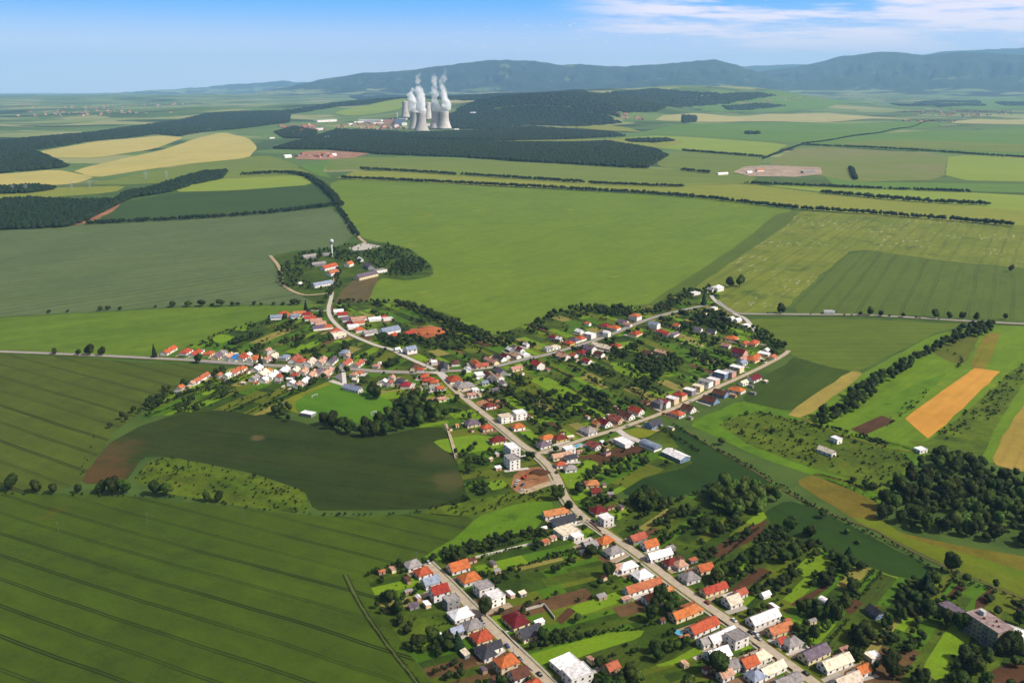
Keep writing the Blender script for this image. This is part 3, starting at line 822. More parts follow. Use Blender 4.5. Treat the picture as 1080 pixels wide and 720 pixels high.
gardens('triangle', [(464, 394), (520, 389), (575, 376), (631, 359), (675, 341), (722, 328), (757, 320), (776, 333), (806, 353), (832, 372), (779, 400), (716, 430), (651, 454), (602, 469), (561, 478), (516, 441), (475, 408)], ((586, 401), (623, 421)), 9, 18, seed=5)
gardens('upper', [(462, 391), (412, 368), (371, 354), (349, 335), (347, 322), (388, 320), (420, 320), (470, 330), (500, 342), (520, 355), (545, 346), (590, 328), (650, 325), (690, 322), (720, 306), (757, 302), (760, 318), (696, 333), (631, 358), (545, 381)], ((540, 345), (575, 358)), 10, 20, seed=6)
gardens('hamlet_lane', [(172, 375), (200, 366), (250, 346), (300, 331), (346, 322), (348, 335), (371, 354), (412, 368), (458, 390), (420, 391), (345, 387), (240, 383)], ((247, 362), (290, 345)), 10, 18, seed=7)
gardens('pitch_side', [(190, 408), (225, 396), (242, 388), (290, 387), (345, 389), (361, 391), (347, 401), (310, 419), (300, 433), (270, 438), (230, 432), (185, 437), (150, 440), (165, 426)], ((235, 426), (272, 410)), 9, 18, seed=8)
gardens('centre_left', [(362, 391), (462, 394), (475, 409), (516, 441), (550, 469), (567, 480), (588, 506), (570, 515), (500, 526), (492, 520), (480, 480), (470, 450), (440, 451), (415, 440), (390, 412), (364, 404)], ((480, 452), (512, 446)), 10, 20, seed=9)
land('pitch', [(297, 428), (305, 420), (330, 410), (347, 403), (363, 407), (385, 412), (412, 423), (415, 432), (400, 441), (385, 447), (350, 444), (318, 436)], field_mat('pitch_turf', Q(80, 126, 34), Q(90, 134, 38), ((332, 419), (394, 437)), streak=0.15, fine=0.12, big=0.01, tram=0.0), 4)
land('meadow', [(296, 429), (305, 420), (330, 409.5), (347, 402.5), (349, 406), (325, 415), (311, 424), (314, 434), (318, 438)], field_mat('grass_yellowed', Q(132, 138, 50), Q(116, 128, 42), None, streak=0, fine=0.2, big=0.03), 5)
land('building_site', [(543, 500), (550, 494), (572, 492), (583, 503), (581, 511), (560, 517), (545, 520), (538, 512)], mSoilR, 5)
land('earth_heap_ground', [(440, 350), (452, 346), (464, 346), (467, 351), (452, 357), (438, 356)], mEarthO, 5)
land('building_site', [(500, 425), (515, 420), (528, 422), (535, 428), (516, 434)], mSoilR, 5)
land('field', [(603, 481), (622, 480), (655, 472), (682, 470), (683, 476), (650, 484), (632, 492), (630, 487)], mSoil, 5)
land('meadow', [(655, 455), (690, 447), (700, 452), (682, 462), (668, 462)], field_mat('grass_yellowed', None, None), 5)
land('field', [(575, 700), (565, 692), (640, 662), (675, 668), (685, 672), (640, 690), (590, 703)], field_mat('plot_bright_lawn', None, None), 5) if False else None
for px in ([(556, 690), (640, 668), (680, 664), (676, 672), (620, 690), (566, 705)],
           [(705, 697), (745, 676), (742, 687), (716, 700), (690, 702)],
           [(556, 400), (575, 396), (623, 422), (612, 423), (590, 418)],
           [(762, 598), (800, 576), (828, 560), (830, 568), (800, 590), (774, 600)],
           [(642, 382), (672, 384), (690, 398), (676, 402), (650, 392)],
           [(455, 465), (500, 458), (535, 462), (530, 472), (480, 480), (468, 474)],
           [(970, 705), (1000, 660), (1025, 662), (1020, 690), (990, 720)],
           [(500, 660), (523, 648), (535, 650), (520, 668)],
           [(600, 640), (655, 622), (668, 630), (612, 650)],
           [(600, 375 + 190), (622, 560), (618, 568), (604, 575)]):
    land('meadow', px, MATS['plot_bright_lawn'], 4)
for px in ([(800, 598), (815, 603), (770, 615 + 15), (762, 628)], [(832, 638), (875, 612), (879, 616), (845, 640)],
           [(888, 640), (898, 630), (911, 636), (897, 649)], [(1030, 632), (1045, 619), (1050, 624), (1040, 640), (1028, 645)], [(998, 628), (1012, 615), (1019, 620), (1005, 632)],
           [(1050, 720), (1040, 708), (1080, 695), (1160, 690), (1160, 730)], [(585, 652), (600, 640), (608, 645), (592, 660)],
           [(740, 585), (790, 556), (812, 548), (800, 566), (760, 588)]):
    land('field', px, mSoil, 4)
# ================================================================== houses
ROOF = {'o': ('orange', C(216, 108, 62)), 'r': ('red', C(182, 62, 46)), 'm': ('dark red', C(128, 30, 30)), 'b': ('brown', C(112, 66, 50)),
        'g': ('grey', C(172, 164, 160, 1.1)), 'd': ('charcoal', C(74, 74, 82)), 'w': ('white', C(238, 234, 230, 1.5)), 'c': ('cream', C(232, 216, 188, 1.35)),
        'p': ('pale pink', C(206, 158, 132, 1.2)), 'u': ('blue grey', C(160, 172, 192)), 'v': ('violet grey', C(126, 110, 124)), 't': ('terracotta', C(216, 128, 84)),
        'B': ('bright blue', C(40, 130, 214)), 's': ('pink red', C(178, 86, 80))}
ROOFM = {k: plain('roof_' + n.replace(' ', '_'), c, tuple(q * 0.5 for q in c[:3]) + (1,), 0.45, rough=0.8 if k not in 'wu' else 0.5) for k, (n, c) in ROOF.items()}
WALL = {'w': ('white', C(240, 234, 224, 1.5)), 'c': ('cream', C(236, 214, 170, 1.4)), 'b': ('beige', C(206, 176, 136)), 'g': ('grey', C(170, 168, 166)),
        'y': ('yellow', C(232, 196, 112)), 'p': ('pink', C(226, 178, 160, 1.3)), 'u': ('pale blue', C(150, 176, 210)), 'd': ('dark', C(90, 86, 84))}
WALLM = {k: plain('render_' + n.replace(' ', '_'), c, tuple(q * 0.82 for q in c[:3]) + (1,), 0.5, rough=0.9) for k, (n, c) in WALL.items()}
mGlass = plain('window_glass', C(40, 50, 66), C(30, 36, 46), 1.0, rough=0.15, spec=0.6)
mFrame = plain('window_frame_white', C(226, 224, 220), rough=0.6)
mDoor = plain('door_wood', C(96, 60, 40), rough=0.7)
mBrick = plain('chimney_brick', C(150, 92, 70), rough=0.9)
def win_mesh(name, w, h, door=False):
    mb = MB()
    mb.box(-w / 2, w / 2, -0.05, 0.05, 0, h, 1)
    if door:
        mb.box(-w / 2 + .1, w / 2 - .1, 0.05, 0.08, 0.02, h - .1, 0)
    else:
        for a, b in ((-w / 2 + .08, -.04), (.04, w / 2 - .08)): mb.box(a, b, 0.05, 0.07, .1, h - .1, 0)
        mb.box(-w / 2 - .1, w / 2 + .1, 0.05, 0.2, -.08, 0.0, 1)
    me = bpy.data.meshes.new(name)
    me.from_pydata(mb.v, [], mb.f)
    for m in ((mDoor if door else mGlass), mFrame): me.materials.append(m)
    me.polygons.foreach_set('material_index', mb.mi); me.update()
    return me
ME_WIN = win_mesh('window', 1.5, 1.4); ME_WINB = win_mesh('window', 2.2, 1.5); ME_DOOR = win_mesh('door', 1.1, 2.1, True)
def hang(me, name, parent, x, y, z, ang):
    o = bpy.data.objects.new(name, me); COL.objects.link(o)
    o.parent = parent; o.location = (x, y, z); o.rotation_euler = (0, 0, ang)
    return o
def roof_mesh(kind, L, W, H, rise, ov=0.5, hipk=1.0):
    """roof solid over an L x W plan, long axis along x"""
    mb = MB()
    x, y = L / 2 + ov, W / 2 + ov
    e = H - ov * rise / (W / 2)
    t = 0.22
    if kind == 'g':
        for s in (1, -1):
            p = [(-x, s * y, e), (x, s * y, e), (x, 0, H + rise), (-x, 0, H + rise)]
            q = [(a, b, c + t) for a, b, c in p]
            if s > 0: p, q = p[::-1], q[::-1]
            mb.prism(p, q)
    elif kind == 'h':
        k = min(W / 2 * hipk, L / 2 - 0.01) if L > W * 1.02 else L / 2 - 0.3
        b = [(-x, -y, e), (x, -y, e), (x, y, e), (-x, y, e)]
        r0, r1 = (-L / 2 + k, 0, H + rise), (L / 2 - k, 0, H + rise)
        v = b + [(a, c, z + t) for a, c, z in b] + [(r0[0], 0, r0[2] + t), (r1[0], 0, r1[2] + t)]
        mb.add(v, [(3, 2, 1, 0), (0, 1, 5, 4), (1, 2, 6, 5), (2, 3, 7, 6), (3, 0, 4, 7), (4, 5, 9, 8), (5, 6, 9), (6, 7, 8, 9), (7, 4, 8)])
    elif kind == 'f':
        x, y = L / 2 + 0.15, W / 2 + 0.15
        mb.box(-x, x, -y, y, H, H + 0.25)
        for a in ((-x, x, -y, -y + .25), (-x, x, y - .25, y), (-x, -x + .25, -y + .25, y - .25), (x - .25, x, -y + .25, y - .25)): mb.box(*a, H + 0.25, H + 0.6)
    elif kind == 's':                    # single pitch
        b = [(-x, -y, H), (x, -y, H), (x, y, H + rise), (-x, y, H + rise)]
        mb.prism(b, [(a, c, z + t) for a, c, z in b])
    elif kind == 'b':                    # barrel
        n = 12; pts = [(math.cos(math.pi * i / n) * (W / 2 + .2), H + math.sin(math.pi * i / n) * rise) for i in range(n + 1)]
        mb.add([(-x, a, b) for a, b in pts] + [(x, a, b) for a, b in pts], [tuple(range(n, -1, -1)), tuple(range(n + 1, 2 * n + 2))] + [(i, i + 1, n + 2 + i, n + 1 + i) for i in range(n)] + [(0, n + 1, 2 * n + 1, n)])
    return mb
def wall_mesh(kind, L, W, H, rise):
    mb = MB(); x, y = L / 2, W / 2
    if kind == 'g':
        p = [(-y, 0), (y, 0), (y, H), (0, H + rise - 0.02), (-y, H)]
        mb.prism([(-x, a, b) for a, b in p][::-1], [(x, a, b) for a, b in p][::-1])
    elif kind == 's':
        p = [(-y, 0), (y, 0), (y, H + rise), (-y, H)]
        mb.prism([(-x, a, b) for a, b in p][::-1], [(x, a, b) for a, b in p][::-1])
    else:
        mb.box(-x, x, -y, y, 0, H)
    return mb
HOUSES = []
OCC = []                                 # footprints (x, y, radius) kept clear of plants
def house(px, py, kind, roof, wall, L, W, st=1, ang=0.0, rise=None, detail=2, name='house', windows=True, xy=None, H=None):
    H = H if H else {0: 2.5, 1: 3.3, 2: 6.2, 3: 9.0, 4: 12.0}[st]
    if rise is None: rise = 0 if kind == 'f' else (W / 2 * (0.78 if kind == 'g' else 0.62) if kind != 's' else 0.9)
    rise = min(rise, 4.6)
    if xy is None:
        x, y = G(px, py, (H + rise * 0.5) * 0.72)
    else: x, y = xy
    root = empty(name, (x, y, float(gz(x, y)) + 0.02), ang)
    w = wall_mesh(kind, L, W, H, rise).build('wall', WALLM[wall], root)
    r = roof_mesh(kind, L, W, H, rise).build('roof', ROOFM[roof], root)
    hr = random.Random(int(px * 131 + py * 17))
    if detail >= 1 and st >= 1 and kind in 'gh' and L > 7:
        mb = MB(); cx = hr.uniform(-.25, .25) * L * (1 if kind == 'g' else .4); cyy = W * 0.12
        zt = H + rise * (1 - abs(cyy) / (W / 2))
        mb.box(cx - .35, cx + .35, cyy - .35, cyy + .35, zt - 1.2, H + rise + 1.0)
        mb.box(cx - .45, cx + .45, cyy - .45, cyy + .45, H + rise + 1.0, H + rise + 1.15)
        mb.build('chimney', mBrick, r)
    if windows and detail >= 2 and st >= 1:
        for fl in range(st):
            z = 1.0 + fl * 2.9
            n = max(2, int(L / 4.2))
            for s in (1, -1):
                for i in range(n):
                    xx = -L / 2 + L * (i + .5) / n
                    if fl == 0 and s < 0 and i == n // 2:
                        hang(ME_DOOR, 'door', root, xx, -W / 2, 0.05, math.pi); continue
                    hang(ME_WIN, 'window', root, xx, s * W / 2, z, 0 if s > 0 else math.pi)
            ne = 2 if W > 6.5 else 1
            for s in (1, -1):
                for i in range(ne):
                    yy = -W / 2 + W * (i + .5) / ne
                    hang(ME_WIN, 'window', root, s * L / 2, yy, z, -math.pi / 2 * s)
        if kind == 'g' and rise > 2.2:
            for s in (1, -1): hang(ME_WIN, 'window', root, s * L / 2, 0, H + 0.25, -math.pi / 2 * s)
    elif windows and detail == 1 and st >= 1:
        for s in (1, -1):
            for i in range(2): hang(ME_WINB, 'window', root, (i - .5) * L * .5, s * W / 2, 1.0 + 2.9 * (st - 1), 0 if s > 0 else math.pi)
    OCC.append((x, y, math.hypot(L, W) / 2 * 0.9, ang, L, W))
    return root
STREETS = {'main': (MAIN, 'main street', 'wood side', 'lane side'), 'lane': (LANE, 'lower lane', 'garden side', 'crop field side'),
           'top': (TOP, 'upper street', 'open field side', 'gardens side'), 'side': (SIDE, 'barn street', 'gardens side', 'barn side'),
           'west': (WEST, 'west road', 'pitch side', 'hill side'), 'ham': (HAMLET, 'hamlet lane', 'earth heap side', 'west road side')}
FROM = {'main': 'crossroads', 'lane': 'lane top', 'top': 'crossroads', 'side': 'main street', 'west': 'crossroads', 'ham': 'hamlet'}
SW = {k: densify(chaikin(Gs(v[0]), 2, closed=False), 4, closed=False) for k, v in STREETS.items()}
ORD = ['zeroth', 'first', 'second', 'third', 'fourth', 'fifth', 'sixth', 'seventh', 'eighth', 'ninth', 'tenth', 'eleventh', 'twelfth', 'thirteenth', 'fourteenth', 'fifteenth', 'sixteenth', 'seventeenth', 'eighteenth', 'nineteenth', 'twentieth']
# street: list of (x, y, kind, roof, wall, L, W, storeys, orientation p/a)
H_DATA = {
 'lane': '''435,594 h g w 12 11 1 p;446,602 h o w 12 11 1 p;454,612 g u w 13 10 1 p;463,622 g r w 13 11 2 p;476,633 f g g 11 9 2 p;486,646 h w w 16 13 1 p;498,658 h g c 13 12 1 p;481,664 g u g 9 7 1 p;508,670 h o c 13 12 1 p;512,686 h d w 14 10 1 a;521,680 g d w 10 8 1 p;534,697 h o c 14 12 2 p;547,709 g b w 12 10 1 p;563,722 h o w 12 11 1 p;
   483,596 g o w 16 12 1 p;495,608 h o w 15 13 1 p;510,619 f g w 13 11 2 p;522,629 f w w 12 11 2 p;544,652 h m c 17 14 1 a;558,665 g d c 16 12 1 p;596,699 f w w 17 13 1 p;609,710 f w w 17 13 2 p;645,702 g t b 9 8 1 p''',
 'main': '''805,650 g w w 26 10 1 p;822,662 g t c 20 9 1 p;835,676 h g w 13 10 1 p;824,675 g o w 7 6 1 p;859,687 g v c 22 10 1 p;881,697 g c w 24 10 1 p;893,716 g c w 20 10 1 p;909,705 g o w 10 8 1 p;
   772,632 g c w 12 11 1 p;781,624 g t w 9 7 1 p;753,620 g o c 22 8 1 p;727,607 h g w 13 12 1 p;743,598 g o c 13 9 1 p;717,594 h p w 10 10 1 p;708,592 h m w 12 9 1 p;695,584 g w w 22 9 1 p;685,573 g o w 13 10 1 p;672,566 g t g 15 9 1 p;639,547 f w w 11 10 2 p;631,537 h m c 13 12 1 p;624,509 h t c 13 10 1 p;628,517 g m b 9 8 1 p;592,480 g p c 21 8 1 p;591,489 h o w 10 8 1 p;602,482 g d w 12 8 1 p;601,493 h g w 12 9 1 p;600,474 f w w 12 9 2 p;626,468 h m c 12 9 1 p;
   586,540 g t w 24 9 1 p;594,548 g d w 22 11 1 p;598,560 f c w 19 16 1 p;608,565 f w w 10 8 1 p;638,569 h o c 14 12 1 p;622,574 g g g 12 8 1 p;647,580 h g w 15 11 1 p;661,596 h w w 16 10 1 p;650,598 g p w 10 7 1 p;677,605 h w w 14 12 1 p;678,617 g t w 32 9 1 p;686,629 g t w 12 8 1 p;703,623 g t w 10 8 1 p;730,640 h t c 12 12 1 a;720,646 g o c 19 9 1 p;741,659 g o w 25 10 1 p;761,669 g w w 24 9 1 p;744,675 g g w 10 8 1 p;777,672 f g w 13 11 2 p;757,688 g w w 16 11 1 p;800,691 h c w 16 10 1 p;789,697 g o w 12 10 1 p;814,704 g c w 20 8 1 p;797,711 h u w 12 10 1 p;830,717 g g c 20 9 1 p;770,701 g g w 12 9 1 p;765,710 g p w 10 7 1 p;
   540,473 f w w 17 12 3 a;540,485 f g w 15 12 3 a;525,463 h m c 17 12 1 p;513,450 h o c 12 11 1 p;498,445 h v c 16 13 1 p;516,427 h m w 13 11 1 p;533,440 f c w 15 12 2 p;548,436 f w w 14 13 2 p;546,449 h o w 14 11 1 p;577,461 h o w 17 10 1 p;590,461 h m y 14 11 1 p;573,468 h v w 13 11 1 p;479,399 h r w 19 16 1 a;490,406 h g c 22 15 1 p;485,405 g g w 13 8 1 a;462,421 g p c 18 6 1 p;458,408 g g w 12 9 1 p;464,409 g o w 8 7 1 p;501,411 f w w 8 7 1 p;522,411 g v w 8 7 1 p;511,403 g u w 8 7 1 p;497,416 g p w 10 6 1 p''',
 'side': '''620,453 h g w 18 13 1 p;638,445 g m w 14 11 1 p;650,441 g s c 17 11 1 p;661,437 g b w 17 11 1 p;671,432 g r w 17 11 1 p;695,424 h v g 12 11 2 p;701,424 g s w 11 8 2 p;709,421 f w c 12 10 2 p;717,416 h r c 13 12 2 p;727,412 f w g 12 10 2 p;736,408 f c c 11 10 2 p;744,403 f g w 15 11 2 p;752,401 f w p 13 11 2 p;761,394 f w u 15 11 2 p;769,393 f g p 14 11 2 p;777,388 f w c 15 11 2 p;629,446 g t b 9 7 1 p;
   626,469 g s w 14 9 1 p;689,446 g d u 19 12 1 a;714,435 h o w 16 13 1 p;726,430 g b w 15 12 1 p;749,421 g b u 16 13 1 p;760,414 g b u 16 12 1 p;777,410 h o w 17 13 1 p;795,398 g m w 18 12 1 a;784,403 g c w 12 7 1 a;
   792,378 h o c 18 13 1 p;797,376 g o w 14 9 1 a;780,371 g m p 17 14 2 p;784,378 g p w 19 11 1 a;783,382 g u w 12 9 1 a;795,361 h o c 20 11 1 a;785,362 g o c 12 8 1 a;772,356 h o w 16 14 1 p;766,364 g p w 11 9 1 p;806,373 f w c 15 12 1 p;808,369 g w w 8 7 1 a;815,376 g t c 10 8 1 a;750,349 g d w 14 9 1 p;736,347 g v w 12 9 1 p''',
 'top': '''567,384 g r w 14 13 2 p;528,391 g v g 17 12 1 p;544,388 g p c 17 8 1 a;527,377 g d w 17 10 1 p;533,375 g m w 11 9 1 p;543,374 g p w 19 8 1 p;553,373 h w w 12 10 1 p;538,368 g w g 10 8 1 p;549,368 g m w 11 8 1 p;584,355 h m w 14 12 1 p;590,357 g w w 9 8 1 p;578,367 g g w 12 9 1 a;585,366 f c w 14 9 1 a;600,361 h o y 13 11 1 p;606,358 h v w 14 12 1 p;612,356 h o w 14 12 1 p;622,353 f w w 14 12 2 p;611,349 g w w 11 9 1 p;637,351 h v w 17 13 1 p;640,351 g w w 9 8 2 p;648,345 h o w 15 13 1 p;638,343 h r c 14 11 1 p;620,341 g o w 8 7 1 p;657,339 g v w 16 9 1 p;662,342 g p w 12 8 1 p;670,333 h t w 15 15 2 p;
   594,375 g p w 17 12 1 p;592,373 g m w 11 9 1 p;605,374 g t w 10 8 1 p;614,371 h r w 13 11 1 p;622,367 g v w 15 11 2 p;633,364 g c c 24 8 1 p;637,366 g c c 24 8 1 p;632,373 g b w 13 9 1 p;619,380 g r w 12 8 1 p;650,364 h r c 13 10 1 p;671,351 h r c 17 12 1 a;690,342 g u w 15 11 2 p;697,349 h r c 14 11 1 p;703,352 g r w 9 9 1 p;714,343 g o w 10 9 1 p;711,352 g v w 17 8 1 a;698,371 g p c 19 8 1 p;683,372 g b w 13 9 1 p;746,332 g w w 9 6 1 a;
   733,309 f w w 16 11 1 a;757,303 h w w 18 14 2 a;750,305 g g w 12 9 1 p;770,336 g w w 14 9 1 a;778,337 g w w 11 8 1 a;787,343 f w w 12 8 1 a;753,325 f w w 10 7 1 a;
   502,383 g o w 20 10 1 p;508,385 g t c 17 9 1 a;518,380 g p c 24 8 1 p;480,382 h b w 13 11 1 p;493,389 g w w 9 8 1 p;468,386 g d g 26 9 1 p;458,382 f w w 12 8 1 p;506,395 f w w 14 12 1 p;515,395 g b w 18 9 1 p;522,400 g g w 20 9 1 p;527,397 g p w 11 8 1 p;531,404 g g w 12 8 1 p;555,363 g w w 8 6 1 p;543,366 g v w 9 7 1 p''',
 'west': '''452,400 h o y 17 13 1 a;448,396 h o c 15 11 1 p;458,402 h o c 12 11 1 p;428,405 h r w 16 13 1 p;422,401 h d u 13 11 1 p;434,412 h s w 13 13 1 p;437,387 g b c 16 10 1 p;443,389 h o w 10 9 1 p;397,385 h p w 11 10 1 p;413,398 g p w 11 9 1 p;411,403 g t w 10 7 1 p;405,402 g w w 9 8 1 p;
   178,369 g o w 34 11 1 p;196,370 h o w 22 13 1 p;206,372 g o w 24 11 1 p;220,372 h o c 16 13 1 p;229,375 g v c 19 12 1 p;234,371 h g w 15 12 1 p;241,375 g p w 19 12 1 p;247,377 g B w 16 13 1 p;255,376 g r w 18 14 1 p;261,374 g w w 12 9 1 p;265,378 g p w 15 9 1 p;269,377 h o w 20 14 1 p;281,378 g p w 19 10 1 p;288,375 g c w 17 11 1 p;300,376 h u w 16 12 1 p;311,378 g s w 26 14 1 p;317,380 h o w 16 13 1 p;327,381 g c w 24 11 1 p;339,380 g p w 26 11 1 p;350,380 g v w 26 11 1 p;365,382 g t w 25 11 1 p;378,383 g t w 23 10 1 p;363,371 h u w 18 12 1 p;366,375 g p w 10 8 1 p;282,369 g p w 14 8 1 p;
   212,398 g t w 36 9 1 p;203,403 g p w 12 8 1 p;190,408 g o w 10 8 1 p;231,395 g t w 10 6 1 p;240,395 g w w 14 8 1 p;248,391 g t w 24 10 1 p;254,388 h o w 16 12 1 p;271,388 g w w 17 12 1 p;277,393 g c w 22 12 1 p;281,390 h o c 14 12 1 p;268,398 g g w 15 10 1 p;279,399 g w w 17 10 1 p;287,395 g w w 26 10 1 p;299,390 g w w 22 12 1 p;294,397 g r w 12 8 1 p;311,390 g c w 16 11 1 p;311,395 h r w 11 10 1 p;320,391 g p w 20 10 1 p;329,394 g p w 26 11 1 p;336,391 g v w 16 10 1 p;345,392 g p w 28 11 1 p;307,403 g w w 11 9 1 p;321,401 g w w 20 8 1 p;314,405 g p w 14 8 1 p;374,394 h p w 13 11 1 p;379,393 g o w 8 7 1 p;375,400 g c w 8 6 1 a''',
 'ham': '''299,330 h o w 17 13 1 p;291,334 g u w 19 12 1 p;306,332 g o w 10 9 1 p;311,333 g u w 15 12 1 p;316,330 g t w 22 12 1 p;324,331 h r w 17 13 1 p;327,335 g o w 20 11 1 p;333,338 g p w 20 13 1 p;338,341 g p w 18 12 1 p;336,345 g v w 21 12 1 p;345,344 h o w 18 13 1 p;354,348 h o w 16 13 1 p;357,353 g c w 22 13 1 p;352,351 g p w 12 9 1 p;
   361,331 g r w 18 13 1 p;357,328 g w w 17 11 1 p;366,336 g v w 20 13 1 p;369,340 h m w 13 11 1 p;377,336 g p w 24 10 1 p;378,340 g t w 20 10 1 p;372,344 g w w 19 10 1 p;379,347 h o w 17 13 1 p;383,335 g p w 11 9 1 p;395,336 g w w 22 9 1 p;405,334 h o w 14 12 1 p;409,336 f w w 18 9 1 p;390,350 g g w 24 12 1 p;411,348 g u w 34 16 2 p;416,353 h o w 19 13 1 p;431,351 h o c 26 13 1 p;433,368 g u w 17 12 2 p;425,370 g w w 8 7 1 p;419,368 g w w 8 6 1 p'''}
def nearest(st, x, y):
    P = SW[st]
    i = int(np.argmin(np.hypot(P[:, 0] - x, P[:, 1] - y)))
    t = P[min(i + 1, len(P) - 1)] - P[max(i - 1, 0)]; t = t / np.linalg.norm(t)
    d = np.array([x, y]) - P[i]
    return i, t, d
KINDW = {'g': 'gabled', 'h': 'hipped', 'f': 'flat-roofed', 's': 'lean-to', 'b': 'barrel-roofed'}
recs = []
for st, txt in H_DATA.items():
    for item in txt.replace('\n', '').split(';'):
        item = item.strip()
        if not item: continue
        xy, kind, roof, wall, L, W, sto, ori = item.split()
        px, py = map(float, xy.split(','))
        L, W, sto = float(L), float(W), int(sto)
        # far rows were measured generously: keep sizes believable
        gx, gy = G(px, py, 3)
        i, t, d = nearest(st, gx, gy)
        a = math.atan2(t[1], t[0])
        # keep the front on the camera-facing diagonal the plots have
        ang = a + (math.pi / 2 if ori == 'p' else 0.0) + rnd.uniform(-.04, .04)
        det = 2 if py > 425 else (1 if py > 352 else 0)
        if py <= 425: L *= .76 if st in ('west', 'ham') else .9; W *= .78 if st in ('west', 'ham') else .86
        else: L *= 0.82; W *= 0.80
        rs_ = None if kind == 'f' or py > 425 else W / 2 * (.66 if kind == 'g' else .54)
        root = house(px, py, kind, roof, wall, L, W, sto, ang, detail=det, rise=rs_)
        side = 0 if (t[0] * d[1] - t[1] * d[0]) > 0 else 1
        recs.append(dict(root=root, st=st, i=i, side=side, kind=kind, roof=roof, wall=wall, L=L, W=W, sto=sto, ang=ang, px=px, py=py, off=float(np.hypot(*d))))
def label_houses():
    from collections import defaultdict
    g = defaultdict(list)
    for r in recs:
        size = 'tall' if r['sto'] > 1 else ('long' if r['L'] > 1.9 * r['W'] else ('small' if r['L'] * r['W'] < 85 else ''))
        r['look'] = ' '.join(w for w in (size, ROOF[r['roof']][0] if r['kind'] != 'f' else WALL[r['wall']][0], KINDW[r['kind']]) if w)
        g[(r['st'], r['side'], r['look'])].append(r)
    for (st, side, look), rs in g.items():
        rs.sort(key=lambda r: (r['i'], r['off']))
        _, sname, s0, s1 = STREETS[st]
        for k, r in enumerate(rs):
            where = '%s of the %s' % ((s0, s1)[side], sname)
            lab = ('only %s house on the %s' % (look, where)) if len(rs) == 1 else '%s %s house from the %s, %s' % (ORD[k + 1], look, FROM[st], where)
            tag(r['root'], lab, 'house', 'houses along the ' + sname)
label_houses()

# sheds and lean-tos behind houses
SHEDC = [('g', 'grey'), ('w', 'white'), ('w', 'white'), ('t', 'terracotta'), ('b', 'brown'), ('p', 'pale pink'), ('v', 'violet grey'), ('c', 'cream'), ('g', 'grey'), ('b', 'brown')]
def shed(x, y, ang, roof, L, W, kind, label, wall='w'):
    z = float(gz(x, y)) + 0.02
    root = empty('garden_shed', (x, y, z), ang)
    H = 2.3; rise = 0.6 if kind == 's' else W * .3
    wall_mesh(kind, L, W, H, rise).build('wall', WALLM[wall], root)
    roof_mesh(kind, L, W, H, rise, ov=.25).build('roof', ROOFM[roof], root)
    hang(ME_DOOR, 'door', root, 0, -W / 2, 0.02, math.pi)
    tag(root, label, 'shed', 'garden sheds behind the houses')
    OCC.append((x, y, math.hypot(L, W) / 2, ang, L, W))
SR = random.Random(41)
for r in recs:
    if r['py'] < 372: continue
    n = SR.choice([0, 1, 1, 2]) if r['py'] > 430 else SR.choice([0, 1, 1])
    i, t, d = nearest(r['st'], r['root'].location.x, r['root'].location.y)
    dn = d / (np.linalg.norm(d) + 1e-6)
    cols = SR.sample(SHEDC, 2)
    while cols[0] == cols[1]: cols = SR.sample(SHEDC, 2)
    for k in range(n):
        s = SR.choice([-1, 1])
        p = np.array(r['root'].location[:2]) + dn * (r['L'] / 2 + SR.uniform(3, 9) + k * 8) + t * s * SR.uniform(1, 6)
        if any(math.hypot(p[0] - o[0], p[1] - o[1]) < o[2] + 4 for o in OCC): continue
        base = r['root']['label'].replace(' house', '')
        lab = '%s shed behind %s' % (cols[k][1], base.replace('only ', 'the ', 1) if base.startswith('only') else base)
        words = lab.split()
        if len(words) > 16: lab = ' '.join(words[:16])
        shed(p[0], p[1], r['ang'] + SR.choice([0, math.pi / 2]), cols[k][0], SR.uniform(3, 6.5), SR.uniform(2.4, 3.8), SR.choice('gss'), lab, SR.choice('wgbpc'))

# paved yards and driveways beside the houses
def yards():
    YM = [mConc, mPave, plain('yard_beige', C(190, 168, 136), C(160, 140, 108), 0.5, obj=False), plain('yard_earth', C(150, 120, 88), C(122, 104, 70), 0.4, obj=False), MATS['plot_lawn']]
    V = []; F = []; MI = []
    yr = random.Random(17)
    for r in recs:
        x, y = r['root'].location[:2]
        i, t, d = nearest(r['st'], x, y)
        dn = d / (np.linalg.norm(d) + 1e-6)
        for _ in range(yr.choice([1, 1, 2])):
            s = yr.choice([-1, 1]); w = yr.uniform(2.5, 5.5)
            c0 = np.array([x, y]) + t * s * (min(r['W'], r['L']) / 2 + w / 2 - .2)
            a, b = -min(np.linalg.norm(d) - 4.5, r['L'] / 2 + 6), r['L'] / 2 * yr.uniform(.2, 1.0) + yr.uniform(0, 6)
            if b - a < 3: continue
            b0 = len(V); k = len(V) * .0006
            for u, v in ((a, -w / 2), (a, w / 2), (b, w / 2), (b, -w / 2)):
                p = c0 + dn * u + t * v
                V.append((p[0], p[1], float(gz(p[0], p[1]) + lift(p[0], p[1], 5.2)) + (k % .05)))
            f = (b0, b0 + 1, b0 + 2, b0 + 3)
            q = [np.array(V[j][:2]) for j in f]
            cr = (q[1][0] - q[0][0]) * (q[2][1] - q[0][1]) - (q[1][1] - q[0][1]) * (q[2][0] - q[0][0])
            F.append(f if cr > 0 else f[::-1]); MI.append(yr.choice([0, 0, 1, 2, 2, 3, 3, 4]))
    o = mesh_obj('yard_paving', V, F, YM, None, MI); o['kind'] = 'structure'
yards()
